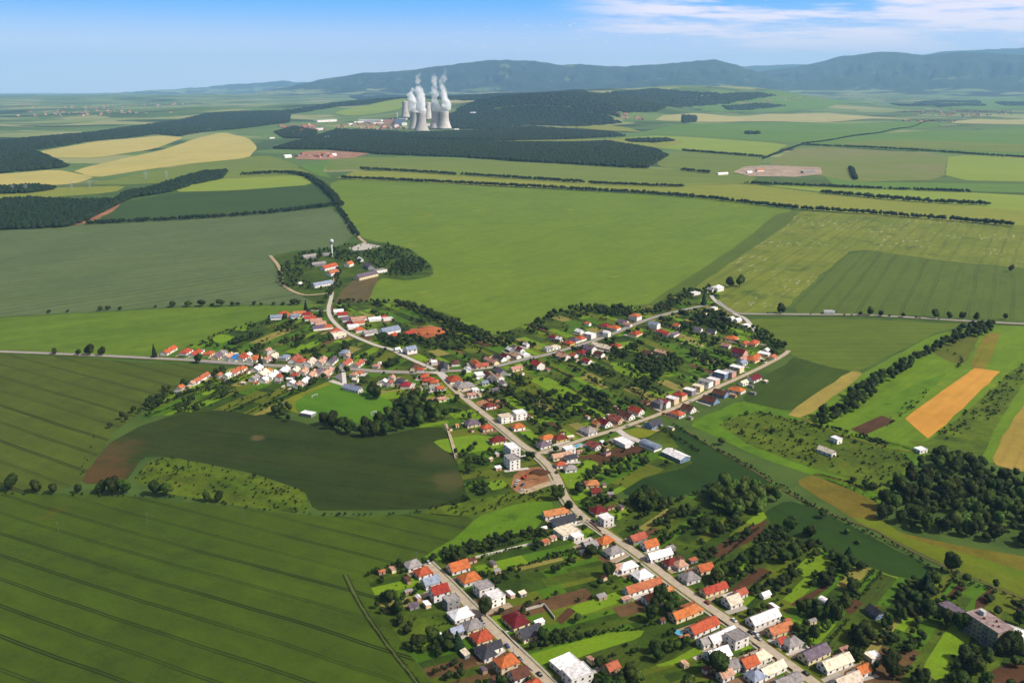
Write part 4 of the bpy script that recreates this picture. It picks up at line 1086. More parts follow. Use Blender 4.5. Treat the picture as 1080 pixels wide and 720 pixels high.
# ================================================================== larger buildings
def dirang(a, b):
    A, B = G(*a), G(*b)
    return math.atan2(B[1] - A[1], B[0] - A[0])
def bld(px, py, kind, roof, wall, L, W, H, a, b, label, cat, name, rise=None, win=True, st=1):
    o = house(px, py, kind, roof, wall, L, W, st, dirang(a, b), rise=rise, detail=2 if win else 0, windows=win, name=name, H=H)
    tag(o, label, cat)
    return o
bld(658, 466, 'f', 'w', 'w', 16, 11, 4, (650, 462), (668, 471), 'white flat hall with a broad roof on the pale yard by the barn street', 'hall', 'storage_hall', win=False)
bld(686, 469, 'b', 'u', 'w', 18, 10, 2.4, (676, 464), (698, 473), 'blue grey barrel-vaulted barn between the two white halls', 'barn', 'storage_barn', rise=3.4, win=False)
bld(713, 479, 'g', 'w', 'u', 22, 12, 3.6, (702, 474), (724, 484), 'long white low-gabled hall at the dark crop field edge beside the barrel barn', 'hall', 'storage_hall', rise=1.8)
bld(372, 409, 'g', 'u', 'w', 22, 7.5, 3.4, (364, 406.5), (383, 411), 'long blue grey clubhouse with a white gable end beside the football pitch', 'clubhouse', 'clubhouse')
bld(325, 436, 'f', 'w', 'g', 13, 8, 3.0, (320, 435), (331, 437), 'small white-roofed shelter at the near side of the football pitch', 'shelter', 'shelter', win=False)
bld(882, 463, 'f', 'w', 'w', 8, 6.5, 4.5, (876, 460), (888, 465), 'small white cube building by the hedge in the bushy meadow', 'hut', 'field_house')
bld(872, 475, 'g', 'c', 'w', 15, 6.5, 3.4, (864, 472), (880, 478), 'long low white building with pale roof in the bushy meadow', 'building', 'field_house')
bld(971, 474, 'f', 'w', 'w', 9, 7, 3.0, (966, 475), (976, 473), 'small white hut at the upper corner of the wood', 'hut', 'field_hut')
bld(923, 644, 'g', 'd', 'u', 9, 7, 2.8, (918, 640), (928, 647), 'dark-roofed cottage alone among the gardens below the dark strip field', 'cottage', 'cottage')
bld(872, 634, 'b', 'w', 'w', 9, 5, 0.6, (868, 632), (877, 637), 'white plastic tunnel greenhouse in the gardens', 'greenhouse', 'greenhouse', rise=2.2, win=False)
bld(920, 691, 'f', 'w', 'w', 7, 5, 2.4, (915, 692), (925, 690), 'small white shed near the lower end of the allotment gardens', 'shed', 'garden_shed', win=False)
bld(807, 626, 'g', 'w', 'w', 6, 4, 2.4, (803, 627), (811, 624), 'tiny white hut among bushes above the long white-roofed house', 'hut', 'garden_hut', win=False)
bld(1070, 671, 'f', 'w', 'u', 26, 13, 7.5, (1050, 661), (1085, 674), 'white flat-roofed two storey building behind trees right of the apartment block', 'building', 'office_building', st=2)
# apartment block with a lower wing
def apartment():
    a = dirang((1014, 665), (1038, 681))
    x, y = G(1027, 676)
    x += 3
    root = empty('apartment_block', (x, y, float(gz(x, y))), a)
    L, W, H = 22, 12, 12.4
    mb = MB(); mb.box(-L / 2, L / 2, 0, W, 0, H); mb.build('wall', WALLM['b'], root)
    r = MB(); r.box(-L / 2 - .4, L / 2 + .4, -.4, W + .4, H, H + .35)
    ro = r.build('roof', plain('roof_felt', C(176, 152, 146), C(128, 108, 104), .3), root)
    for bx, by, w, h in ((-6, 7, 3.5, 2.6), (-2, 4, 1.2, 1.2), (3, 8, 1, 1.4), (7, 5, 1, 1.0), (5, 3, .8, .8)):
        m = MB(); m.box(bx - w / 2, bx + w / 2, by - w / 3, by + w / 3, H + .35, H + .35 + h); m.build('chimney', mFrame if w > 2 else mBrick, ro)
    for fl in range(4):
        z = 1.2 + fl * 2.9
        for i, xx in enumerate((-9.2, -7.2, -4, -1, 2, 4, 7, 9.2)):
            hang(ME_WIN, 'window', root, xx, 0, z, math.pi)
            hang(ME_WIN, 'window', root, xx, W, z, 0)
        for xx in (-8.2, 3.0):
            b = MB(); b.box(xx - 2.2, xx + 2.2, -1.3, -0.06, z - 1.0, z - .8); b.box(xx - 2.2, xx + 2.2, -1.3, -1.2, z - .8, z + .1); b.build('balcony', WALLM['g'], root)
    w = MB(); w.box(-L / 2 - 22, -L / 2 - .02, 3, 11, 0, 4.6); wg = w.build('wing', WALLM['b'], root)
    q = MB(); q.box(-L / 2 - 22.3, -L / 2 - .06, 2.7, 11.3, 4.6, 4.9); q.build('wing_roof', ROOFM['v'], wg)
    for i in range(5): hang(ME_WINB, 'window', root, -L / 2 - 3 - 4 * i, 3, 1.3, math.pi)
    tag(root, 'beige four storey apartment block with balconies and a low wing', 'apartment block')
    OCC.append((x, y + 6, 15, a, L, W * 2))
apartment()
# hamlet above the fields
for d in (
 (347, 281, 'g', 'o', 'w', 42, 13, 5, (337, 284), (357, 279), 'long orange-roofed hall in the middle of the tree-filled farmstead', 'hall', 'farm_hall'),
 (351, 287, 'g', 't', 'w', 30, 11, 5, (344, 289), (357, 285), 'shorter orange-roofed hall just below the long orange one', 'hall', 'farm_hall'),
 (368, 278, 'g', 'o', 'w', 22, 12, 5, (362, 280), (374, 275), 'orange-roofed house below the water tower among trees', 'house', 'farm_house'),
 (336, 278, 'g', 'g', 'g', 32, 10, 4, (328, 279), (344, 277), 'grey low barn left of the orange-roofed halls', 'barn', 'farm_barn'),
 (326, 270, 'g', 'g', 'g', 34, 10, 4, (316, 272), (336, 269), 'grey barn at the top of the farmstead left of the water tower', 'barn', 'farm_barn'),
 (386, 290, 'g', 'v', 'c', 56, 16, 5, (374, 293), (399, 287), 'very long lilac-roofed barn above the pale brown field', 'barn', 'farm_barn'),
 (389, 280, 'g', 'v', 'g', 40, 13, 5, (383, 275), (396, 284), 'grey barn meeting the corner of the long lilac barn', 'barn', 'farm_barn'),
 (401, 285, 'f', 'g', 'w', 26, 14, 5, (395, 286), (408, 284), 'grey flat building at the right end of the farmstead', 'building', 'farm_building'),
 (380, 273, 'g', 'w', 'w', 22, 9, 4, (375, 270), (384, 277), 'narrow white-roofed shed on the track below the white gravel yard', 'shed', 'farm_shed'),
 (340, 299, 'g', 'u', 'w', 44, 11, 4, (328, 301), (355, 296), 'long pale blue roofed shed at the lower edge of the farmstead', 'shed', 'farm_shed'),
 (343, 268, 'f', 'g', 'g', 24, 9, 3.5, (337, 269), (349, 267), 'grey flat shed at the foot of the water tower', 'shed', 'farm_shed'),
 (316, 299, 'g', 'w', 'w', 9, 6, 3, (313, 300), (319, 298), 'tiny white hut at the lower left of the farmstead', 'hut', 'farm_hut')):
    bld(d[0], d[1], d[2], d[3], d[4], d[5] * .8, d[6] * .85, d[7], d[8], d[9], d[10], d[11], d[12], win=d[12] != 'farm_hut' and d[1] > 275)
# water tower
def water_tower():
    x, y = G(350.5, 271)
    root = empty('water_tower', (x, y, float(gz(x, y))))
    m = MB(); m.lathe([(1.6, 0), (1.3, 2), (1.2, 24)], 16); m.build('column', plain('tower_white', C(226, 232, 236), rough=.5), root, smooth=True)
    m = MB(); m.lathe([(1.2, 24), (3.2, 26.5), (4.2, 29), (4.2, 30.5), (3.0, 33), (.5, 34)], 20); m.build('tank', plain('tower_tank', C(236, 238, 238), rough=.5), root, smooth=True)
    m = MB(); m.tube((0, 0, 33.9), (0, 0, 36.5), .15, .08); m.build('mast', mFrame, root)
    tag(root, 'slender white water tower with a bulbous tank above the farmstead', 'water tower')
water_tower()
# goals on the pitch
mGoal = plain('goal_white', C(244, 244, 240), rough=.5)
def goal(px, py, ang, label):
    x, y = G(px, py)
    root = empty('football_goal', (x, y, float(gz(x, y)) + .35), ang)
    m = MB()
    for s in (-3.7, 3.7): m.box(s - .16, s + .16, -.16, .16, 0, 2.5)
    m.box(-3.86, 3.86, -.16, .16, 2.5, 2.8); m.build('frame', mGoal, root)
    m = MB()
    for s in (-3.7, 3.7): m.tube((s, .1, 2.4), (s, 2.0, 0), .07)
    m.tube((-3.7, 2.0, 0.05), (3.7, 2.0, .05), .07)
    for i in range(9): m.tube((-3.6 + .9 * i, .1, 2.4), (-3.6 + .9 * i, 2.0, .05), .03, n=4)
    m.build('net', mGoal, root)
    tag(root, label, 'goal', 'goals of the football pitch')
ga = dirang((332, 419), (394, 437))
goal(332, 419, ga + math.pi / 2, 'white football goal at the yellowed end of the pitch')
goal(394, 437, ga - math.pi / 2, 'white football goal at the tree-lined end of the pitch')
# pools
mPool = plain('pool_water', C(70, 190, 220), C(60, 180, 214), 1.0, rough=.05, spec=.6, obj=False)
def pool(px, py, r, label, rect=None):
    x, y = G(px, py)
    root = empty('swimming_pool', (x, y, float(gz(x, y)) + .1))
    if rect is None:
        m = MB(); m.lathe([(r, 0), (r, 1.0), (r - .12, 1.0), (r - .12, .2)], 20, cap=False); m.build('rim', mFrame, root)
        m = MB(); m.lathe([(r - .13, .2), (r - .13, .86)], 20); m.build('water', mPool, root)
    else:
        L, W, a = rect; root.rotation_euler = (0, 0, a)
        m = MB()
        for b in ((-L / 2 - .8, L / 2 + .8, -W / 2 - .8, -W / 2), (-L / 2 - .8, L / 2 + .8, W / 2, W / 2 + .8), (-L / 2 - .8, -L / 2, -W / 2, W / 2), (L / 2, L / 2 + .8, -W / 2, W / 2)): m.box(*b, 0, .35)
        m.build('rim', mConc, root)
        m = MB(); m.box(-L / 2 + .005, L / 2 - .005, -W / 2 + .005, W / 2 - .005, -.1, .25); m.build('water', mPool, root)
    tag(root, label, 'pool')
pool(716, 668, 2.6, 'round turquoise pool behind the orange-roofed long house on the main street')
pool(610, 470, 0, 'rectangular turquoise pool beside the white flat-roofed house at the street corner', (9, 4.5, dirang((603, 473), (617, 468))))
# walled court and other garden walls, fences
mWallW = plain('wall_whitewash', C(232, 224, 206), rough=.9)
def fence(px, h, label, mat=mWallW, th=.35, name='garden_wall', cat='wall'):
    P = densify(Gs(px), 10, closed=False)
    m = MB()
    for a, b in zip(P[:-1], P[1:]):
        d = (b - a) / np.linalg.norm(b - a); n = np.array([-d[1], d[0]]) * th / 2
        z = float(gz(*a))
        q = [a - n, b - n, b + n, a + n]
        m.prism([(p[0], p[1], z) for p in q], [(p[0], p[1], z + h) for p in q])
    o = m.build(name, mat)
    tag(o, label, cat)
fence([(550, 645), (574, 638.5), (585, 653)], 1.8, 'white wall round the lawn court beside the dark red hipped house')
fence([(495, 590), (520, 584), (548, 577), (582, 569)], 1.6, 'long pale wall across the meadow below the bright green field', th=.5)
fence([(470, 447.5), (480, 484)], 1.2, 'pale wall down the edge of the deep green field', th=.4)
fence([(598, 553), (612, 550.5), (626, 551)], 1.4, 'pale wall behind the charcoal-roofed house on the bend')
fence([(636, 565), (650, 576)], 1.3, 'reddish front wall along the main street before the lawns', plain('wall_reddish', C(150, 96, 80)))
fence([(619, 549), (634, 561)], 1.3, 'reddish front wall above the concrete driveway of the big flat house', plain('wall_reddish', C(150, 96, 80)))
fence([(686, 590), (697, 598), (704, 604)], 1.2, 'dark front fence below the long white-roofed house', plain('fence_dark', C(70, 56, 44)), .15, 'garden_fence', 'fence')
fence([(750, 648), (768, 661)], 1.2, 'dark front fence beside the orange and purple roofed house', plain('fence_dark', C(70, 56, 44)), .15, 'garden_fence', 'fence')
fence([(793, 679), (812, 691), (836, 708)], 1.2, 'dark front fence along the main street at the lower edge', plain('fence_dark', C(70, 56, 44)), .15, 'garden_fence', 'fence')
fence([(540, 688), (552, 700), (562, 708)], 1.3, 'pale front wall along the lower lane by the orange hipped house')
fence([(530, 665), (540, 676), (548, 684)], 1.2, 'low white front wall before the charcoal-roofed lane house')
# ================================================================== power station
mTower = plain('tower_concrete', C(206, 198, 190, 1.35), C(184, 172, 164, 1.3), 0.03, rough=.9)
def tower(px, py, h, rb, label):
    x, y = G(px, py)
    root = empty('cooling_tower', (x, y, float(gz(x, y))))
    prof = []
    for i in range(19):
        t = i / 18
        z = 8 + (h - 8) * t
        k = (t - 0.74)
        prof.append((rb * (0.61 + 0.39 * (k / .74) ** 2 if k < 0 else 0.61 + .6 * k * k), z))
    m = MB()
    inner = [(r - 1.0, z) for r, z in prof[::-1]]
    m.lathe(prof + inner, 40, cap=False); m.build('shell', mTower, root, smooth=True)
    for k in range(36):
        a = 2 * math.pi * k / 36
        c, s = math.cos(a), math.sin(a); c2, s2 = math.cos(a + .087), math.sin(a + .087)
        if k == 0: mm = MB()
        mm.tube((rb * 1.04 * c, rb * 1.04 * s, 0), (rb * .985 * c2, rb * .985 * s2, 8.4), .6, n=5)
    mm.build('support_ring', mTower, root)
    tag(root, label, 'cooling tower', 'cooling towers of the power station')
    return x, y, float(gz(x, y)), h, prof[-1][0]
T1 = tower(444.6, 138.8, 124, 52, 'front cooling tower of the left steaming pair')
T2 = tower(438.3, 136.6, 124, 50, 'shaded cooling tower behind the front one of the left steaming pair')
T3 = tower(468.8, 136.3, 122, 52, 'sunlit right tower of the right steaming pair')
T4 = tower(459.8, 136.0, 122, 49, 'shaded left tower of the right steaming pair')
T5 = tower(427.6, 124.2, 130, 37, 'distant pale cooling tower without steam at the left of the group')
T6 = tower(451.5, 126.5, 132, 37, 'distant cooling tower without steam seen between the two pairs')
mSteam = bpy.data.materials.new('steam'); mSteam.use_nodes = True
_n = mSteam.node_tree.nodes; _n.clear()
_o = _n.new('ShaderNodeOutputMaterial'); _v = _n.new('ShaderNodeVolumePrincipled')
_v.inputs['Color'].default_value = (1, 1, 1, 1); _v.inputs['Density'].default_value = 0.06
_v.inputs['Emission Strength'].default_value = 0.0
_g = _n.new('ShaderNodeNewGeometry'); _nz = _n.new('ShaderNodeTexNoise'); _nz.inputs['Scale'].default_value = 0.028; _nz.inputs['Detail'].default_value = 4
_mr = _n.new('ShaderNodeMapRange'); _mr.inputs[1].default_value = 0.33; _mr.inputs[2].default_value = 0.62; _mr.inputs[3].default_value = 0.0; _mr.inputs[4].default_value = 0.12
_sx = _n.new('ShaderNodeSeparateXYZ'); _mz = _n.new('ShaderNodeMapRange'); _mz.inputs[1].default_value = 150; _mz.inputs[2].default_value = 380; _mz.inputs[3].default_value = 1.0; _mz.inputs[4].default_value = 0.1
_mm = _n.new('ShaderNodeMath'); _mm.operation = 'MULTIPLY'
for _a, _b in ((_g.outputs['Position'], _nz.inputs['Vector']), (_nz.outputs[0], _mr.inputs[0]), (_g.outputs['Position'], _sx.inputs[0]), (_sx.outputs[2], _mz.inputs[0]), (_mr.outputs[0], _mm.inputs[0]), (_mz.outputs[0], _mm.inputs[1]), (_mm.outputs[0], _v.inputs['Density'])):
    mSteam.node_tree.links.new(_a, _b)
mSteam.node_tree.links.new(_v.outputs[0], _o.inputs['Volume'])
def plume(T, path, label, seed):
    """billowing puffs rising along a traced path, merged into one closed volume"""
    rr = random.Random(seed)
    x, y, z, h, r0 = T
    D = math.hypot(x, y)
    bm = bmesh.new()
    n = 46
    for k in range(n):
        t = k / (n - 1)
        px = np.interp(t, [p[0] for p in path], [p[1] for p in path]); py = np.interp(t, [p[0] for p in path], [p[1] for p in path] if False else [p[2] for p in path])
        rad = np.interp(t, [p[0] for p in path], [p[3] for p in path])
        d = raydir(px, py); s = D / math.hypot(d[0], d[1])
        c = Vector((s * d[0], s * d[1], CAM_H + s * d[2]))
        u = Vector((c.x / D, c.y / D, 0))
        c += Vector((-u.y, u.x, 0)) * rr.uniform(-.7, .7) * rad + u * rr.uniform(-.6, .6) * rad
        rad *= rr.uniform(.65, 1.2)
        if t < .06: rad = min(rad, r0 * .85)
        g = bmesh.ops.create_icosphere(bm, subdivisions=2, radius=1.0)
        M = Matrix.Translation(c) @ Matrix.Diagonal((rad, rad, rad * rr.uniform(.9, 1.5), 1))
        bmesh.ops.transform(bm, matrix=M, verts=g['verts'])
    me = bpy.data.meshes.new('steam_plume'); bm.to_mesh(me); bm.free()
    o = bpy.data.objects.new('steam_plume', me); COL.objects.link(o)
    md = o.modifiers.new('remesh', 'REMESH'); md.mode = 'VOXEL'; md.voxel_size = 5.0
    tx = bpy.data.textures.new('billow', 'CLOUDS'); tx.noise_scale = 28; tx.noise_depth = 3
    dm = o.modifiers.new('billow', 'DISPLACE'); dm.texture = tx; dm.strength = 34; dm.mid_level = .55; dm.texture_coords = 'GLOBAL'
    me.materials.append(mSteam)
    tag(o, label, 'steam plume', 'steam plumes over the cooling towers')
plume(T1, [(0, 445, 117, 25), (.25, 444.5, 111, 26), (.5, 443, 100, 21), (.72, 440.5, 90, 17), (.86, 441, 82, 15), (1, 442.5, 78, 8)], 'white steam rising from the front tower of the left pair', 3)
plume(T2, [(0, 436.5, 117, 23), (.35, 435, 110, 22), (.75, 433.5, 101, 18), (1, 435.5, 95, 10)], 'short white steam column over the shaded left tower', 4)
plume(T3, [(0, 469, 116, 25), (.15, 471, 111, 24), (.4, 468.5, 101, 21), (.6, 466.5, 92, 18), (.8, 468.5, 80, 15), (1, 470, 71, 7)], 'tall wispy steam rising from the sunlit right tower', 5)
plume(T4, [(0, 459.5, 116, 23), (.3, 458, 104, 19), (.55, 458.5, 96, 17), (.8, 457.5, 86, 18), (1, 459, 78, 10)], 'white steam column over the left tower of the right pair', 6)
# station buildings
for d in (
 (343, 127.2, 'f', 'w', 'w', 250, 46, 16, 'very long white hall far left of the power station', 'depot_hall'),
 (391, 127.0, 'f', 'w', 'w', 190, 50, 18, 'long white hall at the left edge of the power station', 'station_hall'),
 (398, 129.5, 'f', 'g', 'w', 90, 30, 12, 'grey flat hall below the long white one', 'station_hall'),
 (411, 127.5, 'f', 'v', 'p', 90, 50, 40, 'violet reactor hall beside the distant left tower', 'reactor_hall'),
 (422, 127.6, 'f', 'v', 'u', 80, 50, 40, 'blue grey turbine hall between the violet hall and the towers', 'turbine_hall'),
 (426, 130.2, 'f', 's', 'w', 40, 26, 22, 'red and white block just left of the steaming towers', 'station_block'),
 (417, 132.6, 'f', 's', 'w', 45, 25, 24, 'red fronted block nearest the trees left of the towers', 'station_block'),
 (412, 134.5, 'f', 'w', 'w', 34, 16, 10, 'low white shed at the wood edge below the red block', 'station_shed'),
 (427, 134.6, 'f', 'w', 'g', 40, 16, 10, 'low pale shed at the wood edge by the left tower pair', 'station_shed'),
 (378, 128.6, 'f', 'w', 'w', 80, 26, 10, 'white shed at the far left of the station yard', 'station_shed'),
 (369, 131.0, 'g', 'w', 'w', 60, 24, 10, 'white gabled shed left of the station yard', 'station_shed'),
 (404, 133.0, 'f', 'g', 'p', 50, 22, 11, 'pinkish low hall in the middle of the station yard', 'station_hall'),
 (425, 125.3, 'f', 'w', 'w', 66, 26, 14, 'white hall at the foot of the distant left tower', 'station_hall'),
 (481, 136.2, 'f', 'w', 'w', 40, 14, 7, 'low white shed right of the sunlit tower', 'station_shed'),
 (453, 131, 'f', 'p', 'w', 50, 24, 18, 'pale block between the two tower pairs', 'station_block'),
 (337, 136.0, 'g', 'w', 'w', 60, 20, 9, 'white depot among trees far left of the station', 'depot'),
 (344, 144.8, 'g', 'w', 'w', 40, 16, 8, 'small white depot by the wood below the station road', 'depot'),
 (303, 164.5, 'g', 'w', 'w', 36, 16, 8, 'white works building beside the reddish quarry', 'works'),
 (286, 145.2, 'f', 'u', 'w', 44, 16, 8, 'pale blue roofed works by the dark wood', 'works'),
 (499, 119.2, 'g', 'w', 'w', 50, 22, 12, 'white house on the wooded slope right of the towers', 'lodge'),
 (352, 163, 'g', 'w', 'w', 24, 12, 7, 'white works shed at the right end of the quarry', 'works'),
 (219, 136.2, 'f', 'u', 'w', 190, 60, 10, 'pale blue-roofed plant in a clearing of the far wood', 'works'),
 (801, 179.5, 'g', 't', 'w', 34, 13, 6, 'terracotta-roofed farm house in the tan yard on the plain', 'farm_house'),
 (790, 181.5, 'g', 'w', 'w', 24, 10, 5, 'white barn at the left of the tan yard on the plain', 'farm_barn'),
 (762, 183, 'g', 'w', 'w', 48, 9, 5, 'low white sheds left of the tan yard on the plain', 'farm_shed'),
 (852, 181, 'g', 'g', 'g', 60, 14, 5, 'grey ruin-like barn at the right of the tan yard', 'farm_barn')):
    bld(d[0], d[1], d[2], d[3], d[4], d[5], d[6], d[7], (d[0] - 5, d[1] + .35), (d[0] + 5, d[1] - .35), d[8], d[9].split('_')[-1], d[9], win=False)
# chimney stacks of the station
def stack(px, py, h, label):
    x, y = G(px, py); root = empty('chimney_stack', (x, y, float(gz(x, y))))
    m = MB(); m.lathe([(4, 0), (3, h * .5), (2.4, h)], 14); m.build('shaft', mTower, root, smooth=True)
    m = MB(); m.lathe([(2.7, h), (2.7, h + 4)], 14); m.build('band', ROOFM['r'], root)
    tag(root, label, 'chimney')
stack(419, 128, 70, 'thin chimney stack among the power station halls')
# far towns: too many and too far to count
def far_town(name, spots, n, seed):
    rs = np.random.RandomState(seed)
    V = []; F = []; MI = []
    mb = MB()
    for i in range(n):
        px, py, sx, sy = spots[rs.randint(len(spots))]
        qx, qy = px + rs.randn() * sx, py + rs.randn() * sy
        x, y = G(qx, qy)
        L, W, H = rs.uniform(12, 30), rs.uniform(9, 17), rs.uniform(4, 10)
        z = float(gz(x, y)); a = rs.rand() * 3
        c, s = math.cos(a) , math.sin(a)
        p = [(x + c * u * L / 2 - s * v * W / 2, y + s * u * L / 2 + c * v * W / 2) for u, v in ((-1, -1), (1, -1), (1, 1), (-1, 1))]
        m = int(rs.choice([0, 0, 1]))
        mb.prism([(q[0], q[1], z) for q in p], [(q[0], q[1], z + H) for q in p], m)
        r0 = [(q[0], q[1], z + H) for q in p]
        mid0 = ((p[0][0] + p[3][0]) / 2, (p[0][1] + p[3][1]) / 2, z + H + 5); mid1 = ((p[1][0] + p[2][0]) / 2, (p[1][1] + p[2][1]) / 2, z + H + 5)
        mb.add(r0 + [mid0, mid1], [(0, 1, 5, 4), (2, 3, 4, 5), (1, 2, 5), (3, 0, 4)], int(rs.choice([2, 2, 3])))
    o = mb.build(name, [WALLM['g'], WALLM['p'], ROOFM['t'], ROOFM['p']])
    o['kind'] = 'stuff'
far_town('town_buildings', [(880, 102, 22, .8), (935, 101, 25, .9), (850, 103, 20, .7), (830, 106, 20, .8), (990, 118, 22, 1.2), (1010, 122, 22, 1), (1050, 118, 22, 1), (970, 128, 18, .5), (790, 109, 14, .8), (930, 106, 12, .8)], 190, 5)
far_town('town_buildings', [(95, 114, 26, 1.6), (150, 112, 22, 1.4), (70, 120, 26, 1.6), (120, 119, 26, 1.4), (180, 110, 20, 1)], 120, 6)
far_town('village_buildings', [(1015, 121, 20, 0.6), (655, 121, 6, 1.5), (668, 126, 8, .8), (385, 133, 14, 1.2), (400, 136, 10, .7), (320, 138, 14, 3), (335, 165, 12, 1), (320, 137, 14, 2), (312, 134, 8, 1), (390, 131, 16, 2), (405, 131, 12, 2)], 190, 7)
# ================================================================== vegetation
def leaf_mat(name, a, b, c, objrand=True, var=0.85):
    t = NT(name)
    t.b.inputs['Roughness'].default_value = 0.75
    t.b.inputs['Specular IOR Level'].default_value = 0.12
    geo = t.new('ShaderNodeNewGeometry')
    p = geo.outputs['Position']
    n = t.noise(p, 0.55, 3, 0.7)
    n2 = t.noise(p, 0.09, 3, 0.6)
    col = t.mix(t.ramp(n, 0.35, 0.68), a, b)
    col = t.mix(t.math('MULTIPLY', t.ramp(n2, 0.5, 0.72), 0.65), col, c)
    rnd_ = t.new('ShaderNodeObjectInfo').outputs['Random'] if objrand else geo.outputs['Random Per Island']
    hsv = t.new('ShaderNodeHueSaturation')
    t.l.new(t.math('ADD', t.math('MULTIPLY', rnd_, var), 1.0 - var / 2), hsv.inputs['Value'])
    t.l.new(t.math('ADD', t.math('MULTIPLY', rnd_, 0.05), 0.475), hsv.inputs['Hue'])
    t.l.new(col, hsv.inputs['Color'])
    return t.color(hsv.outputs[0])
mLeaf = leaf_mat('leaves', C(36, 50, 11), C(62, 80, 17), C(98, 112, 30))
mLeafS = leaf_mat('leaves_mass', C(34, 48, 11), C(56, 72, 16), C(86, 100, 27), False)
mLeafDark = leaf_mat('leaves_conifer', C(28, 48, 24), C(40, 62, 30), C(50, 74, 34))
mLeafFar = leaf_mat('leaves_far_wood', C(24, 42, 13), C(38, 56, 17), C(58, 76, 26), False, .4)
mBark = plain('bark', C(92, 76, 58), rough=.95)
def ico(sub):
    bm = bmesh.new(); bmesh.ops.create_icosphere(bm, subdivisions=sub, radius=1.0)
    V = np.array([v.co[:] for v in bm.verts]); F = np.array([[v.index for v in f.verts] for f in bm.faces])
    bm.free(); return V, F
I1, I2 = ico(1), ico(2)
def crown_arrays(rs, lobes, jitter, leaves, base=I2, conifer=False, flat=1.0):
    """unit crown: radius about 1, from z=0.15 to 2"""
    VV, FF, off = [], [], 0
    V0, F0 = base
    cs = []
    for k in range(lobes):
        if conifer:
            t = k / max(1, lobes - 1)
            c = np.array([rs.randn() * .05, rs.randn() * .05, 0.35 + 2.3 * t]); r = np.array([.75 * (1 - t) + .14] * 2 + [.55])
        else:
            a = rs.rand() * 6.28; e = rs.uniform(-.5, 1)
            q = rs.uniform(.25, .62) if k else 0.0
            c = np.array([math.cos(a) * q * math.cos(e), math.sin(a) * q * math.cos(e), 1.05 + math.sin(e) * q * .95])
            rr = rs.uniform(.36, .58) if k else .66
            r = np.array([rr, rr, rr * rs.uniform(.8, 1.05)])
        cs.append((c, r))
        V = V0 * (1 + rs.randn(len(V0), 1) * jitter) * r + c
        VV.append(V); FF.append(F0 + off); off += len(V)
    if leaves:
        L = []
        for i in range(leaves):
            c, r = cs[rs.randint(len(cs))]
            d = rs.randn(3); d /= np.linalg.norm(d)
            if d[2] < -.5: d[2] *= -1
            p = c + d * r * rs.uniform(.92, 1.2)
            u = rs.randn(3); u -= d * (u @ d) * .6; u /= np.linalg.norm(u); w = np.cross(d, u)
            s = rs.uniform(.08, .17)
            L += [p + u * s, p - u * s * .5 + w * s * .85, p - u * s * .5 - w * s * .85 + d * s * .4]
        L = np.array(L); VV.append(L); FF.append(np.arange(len(L)).reshape(-1, 3) + off)
    V = np.vstack(VV); F = np.vstack(FF)
    V[:, 2] = np.maximum(V[:, 2], .12) * flat
    return V, F
def mesh_np(name, V, F, mats, smooth=False):
    o = big_mesh(name, V, F, mats, smooth); me = o.data
    bpy.data.objects.remove(o); me.name = name
    return me
CROWNS = [mesh_np('crown', *crown_arrays(np.random.RandomState(20 + i), 7 + i % 4, .13, 420), mLeaf) for i in range(7)]
mLeafLight = leaf_mat('leaves_light', C(66, 88, 26), C(96, 118, 40), C(124, 140, 60))
LIGHT = [mesh_np('crown', *crown_arrays(np.random.RandomState(40 + i), 8, .13, 420), mLeafLight) for i in range(3)]
CONIF = [mesh_np('crown', *crown_arrays(np.random.RandomState(60 + i), 7, .16, 260, I2, True), mLeafDark) for i in range(2)]
BUSHES = [mesh_np('bush', *crown_arrays(np.random.RandomState(80 + i), 5, .16, 160, I1, flat=.75), mLeaf) for i in range(4)]
def trunk_mesh():
    mb = MB(); mb.tube((0, 0, -.02), (0, 0, .8), .11, .06, 7)
    for a in (0.3, 2.3, 4.4): mb.tube((0, 0, .5), (math.cos(a) * .35, math.sin(a) * .35, 1.0), .045, .02, 5)
    me = bpy.data.meshes.new('trunk'); me.from_pydata(mb.v, [], mb.f); me.materials.append(mBark); me.update(); return me
ME_TRUNK = trunk_mesh()
LOD = [crown_arrays(np.random.RandomState(100 + i), 3, .15, 60, I1) for i in range(6)]
LOD_SMALL = [crown_arrays(np.random.RandomState(120 + i), 2, .2, 14, I1) for i in range(6)]
LOD_FAR = []
for i in range(5):
    rs_ = np.random.RandomState(140 + i)
    V_, F_ = I1; V_ = V_ * (1 + rs_.randn(len(V_), 1) * .14); V_ = V_ * [1, 1, .95] + [0, 0, .95]
    keep = np.array([V_[f][:, 2].mean() > .55 for f in F_]); LOD_FAR.append((V_, F_[keep]))
def mass(name, xs, ys, rad, hgt, lods, mat, seed=0, zoff=0.0):
    """many crowns joined into one mesh"""
    rs = np.random.RandomState(seed)
    n = len(xs); z = gz(xs, ys) + zoff
    which = rs.randint(len(lods), size=n); ang = rs.rand(n) * 6.28
    VV, FF, off = [], [], 0
    for k, (V, F) in enumerate(lods):
        ii = np.where(which == k)[0]
        if not len(ii): continue
        c, s = np.cos(ang[ii])[:, None], np.sin(ang[ii])[:, None]
        X = (V[None, :, 0] * c - V[None, :, 1] * s) * rad[ii][:, None] + xs[ii][:, None]
        Y = (V[None, :, 0] * s + V[None, :, 1] * c) * rad[ii][:, None] + ys[ii][:, None]
        Z = V[None, :, 2] * (hgt[ii] / 2)[:, None] + z[ii][:, None]
        VV.append(np.stack([X, Y, Z], -1).reshape(-1, 3))
        FF.append((F[None] + (np.arange(len(ii)) * len(V))[:, None, None]).reshape(-1, 3) + off); off += len(ii) * len(V)
    return big_mesh(name, np.vstack(VV), np.vstack(FF), mat)
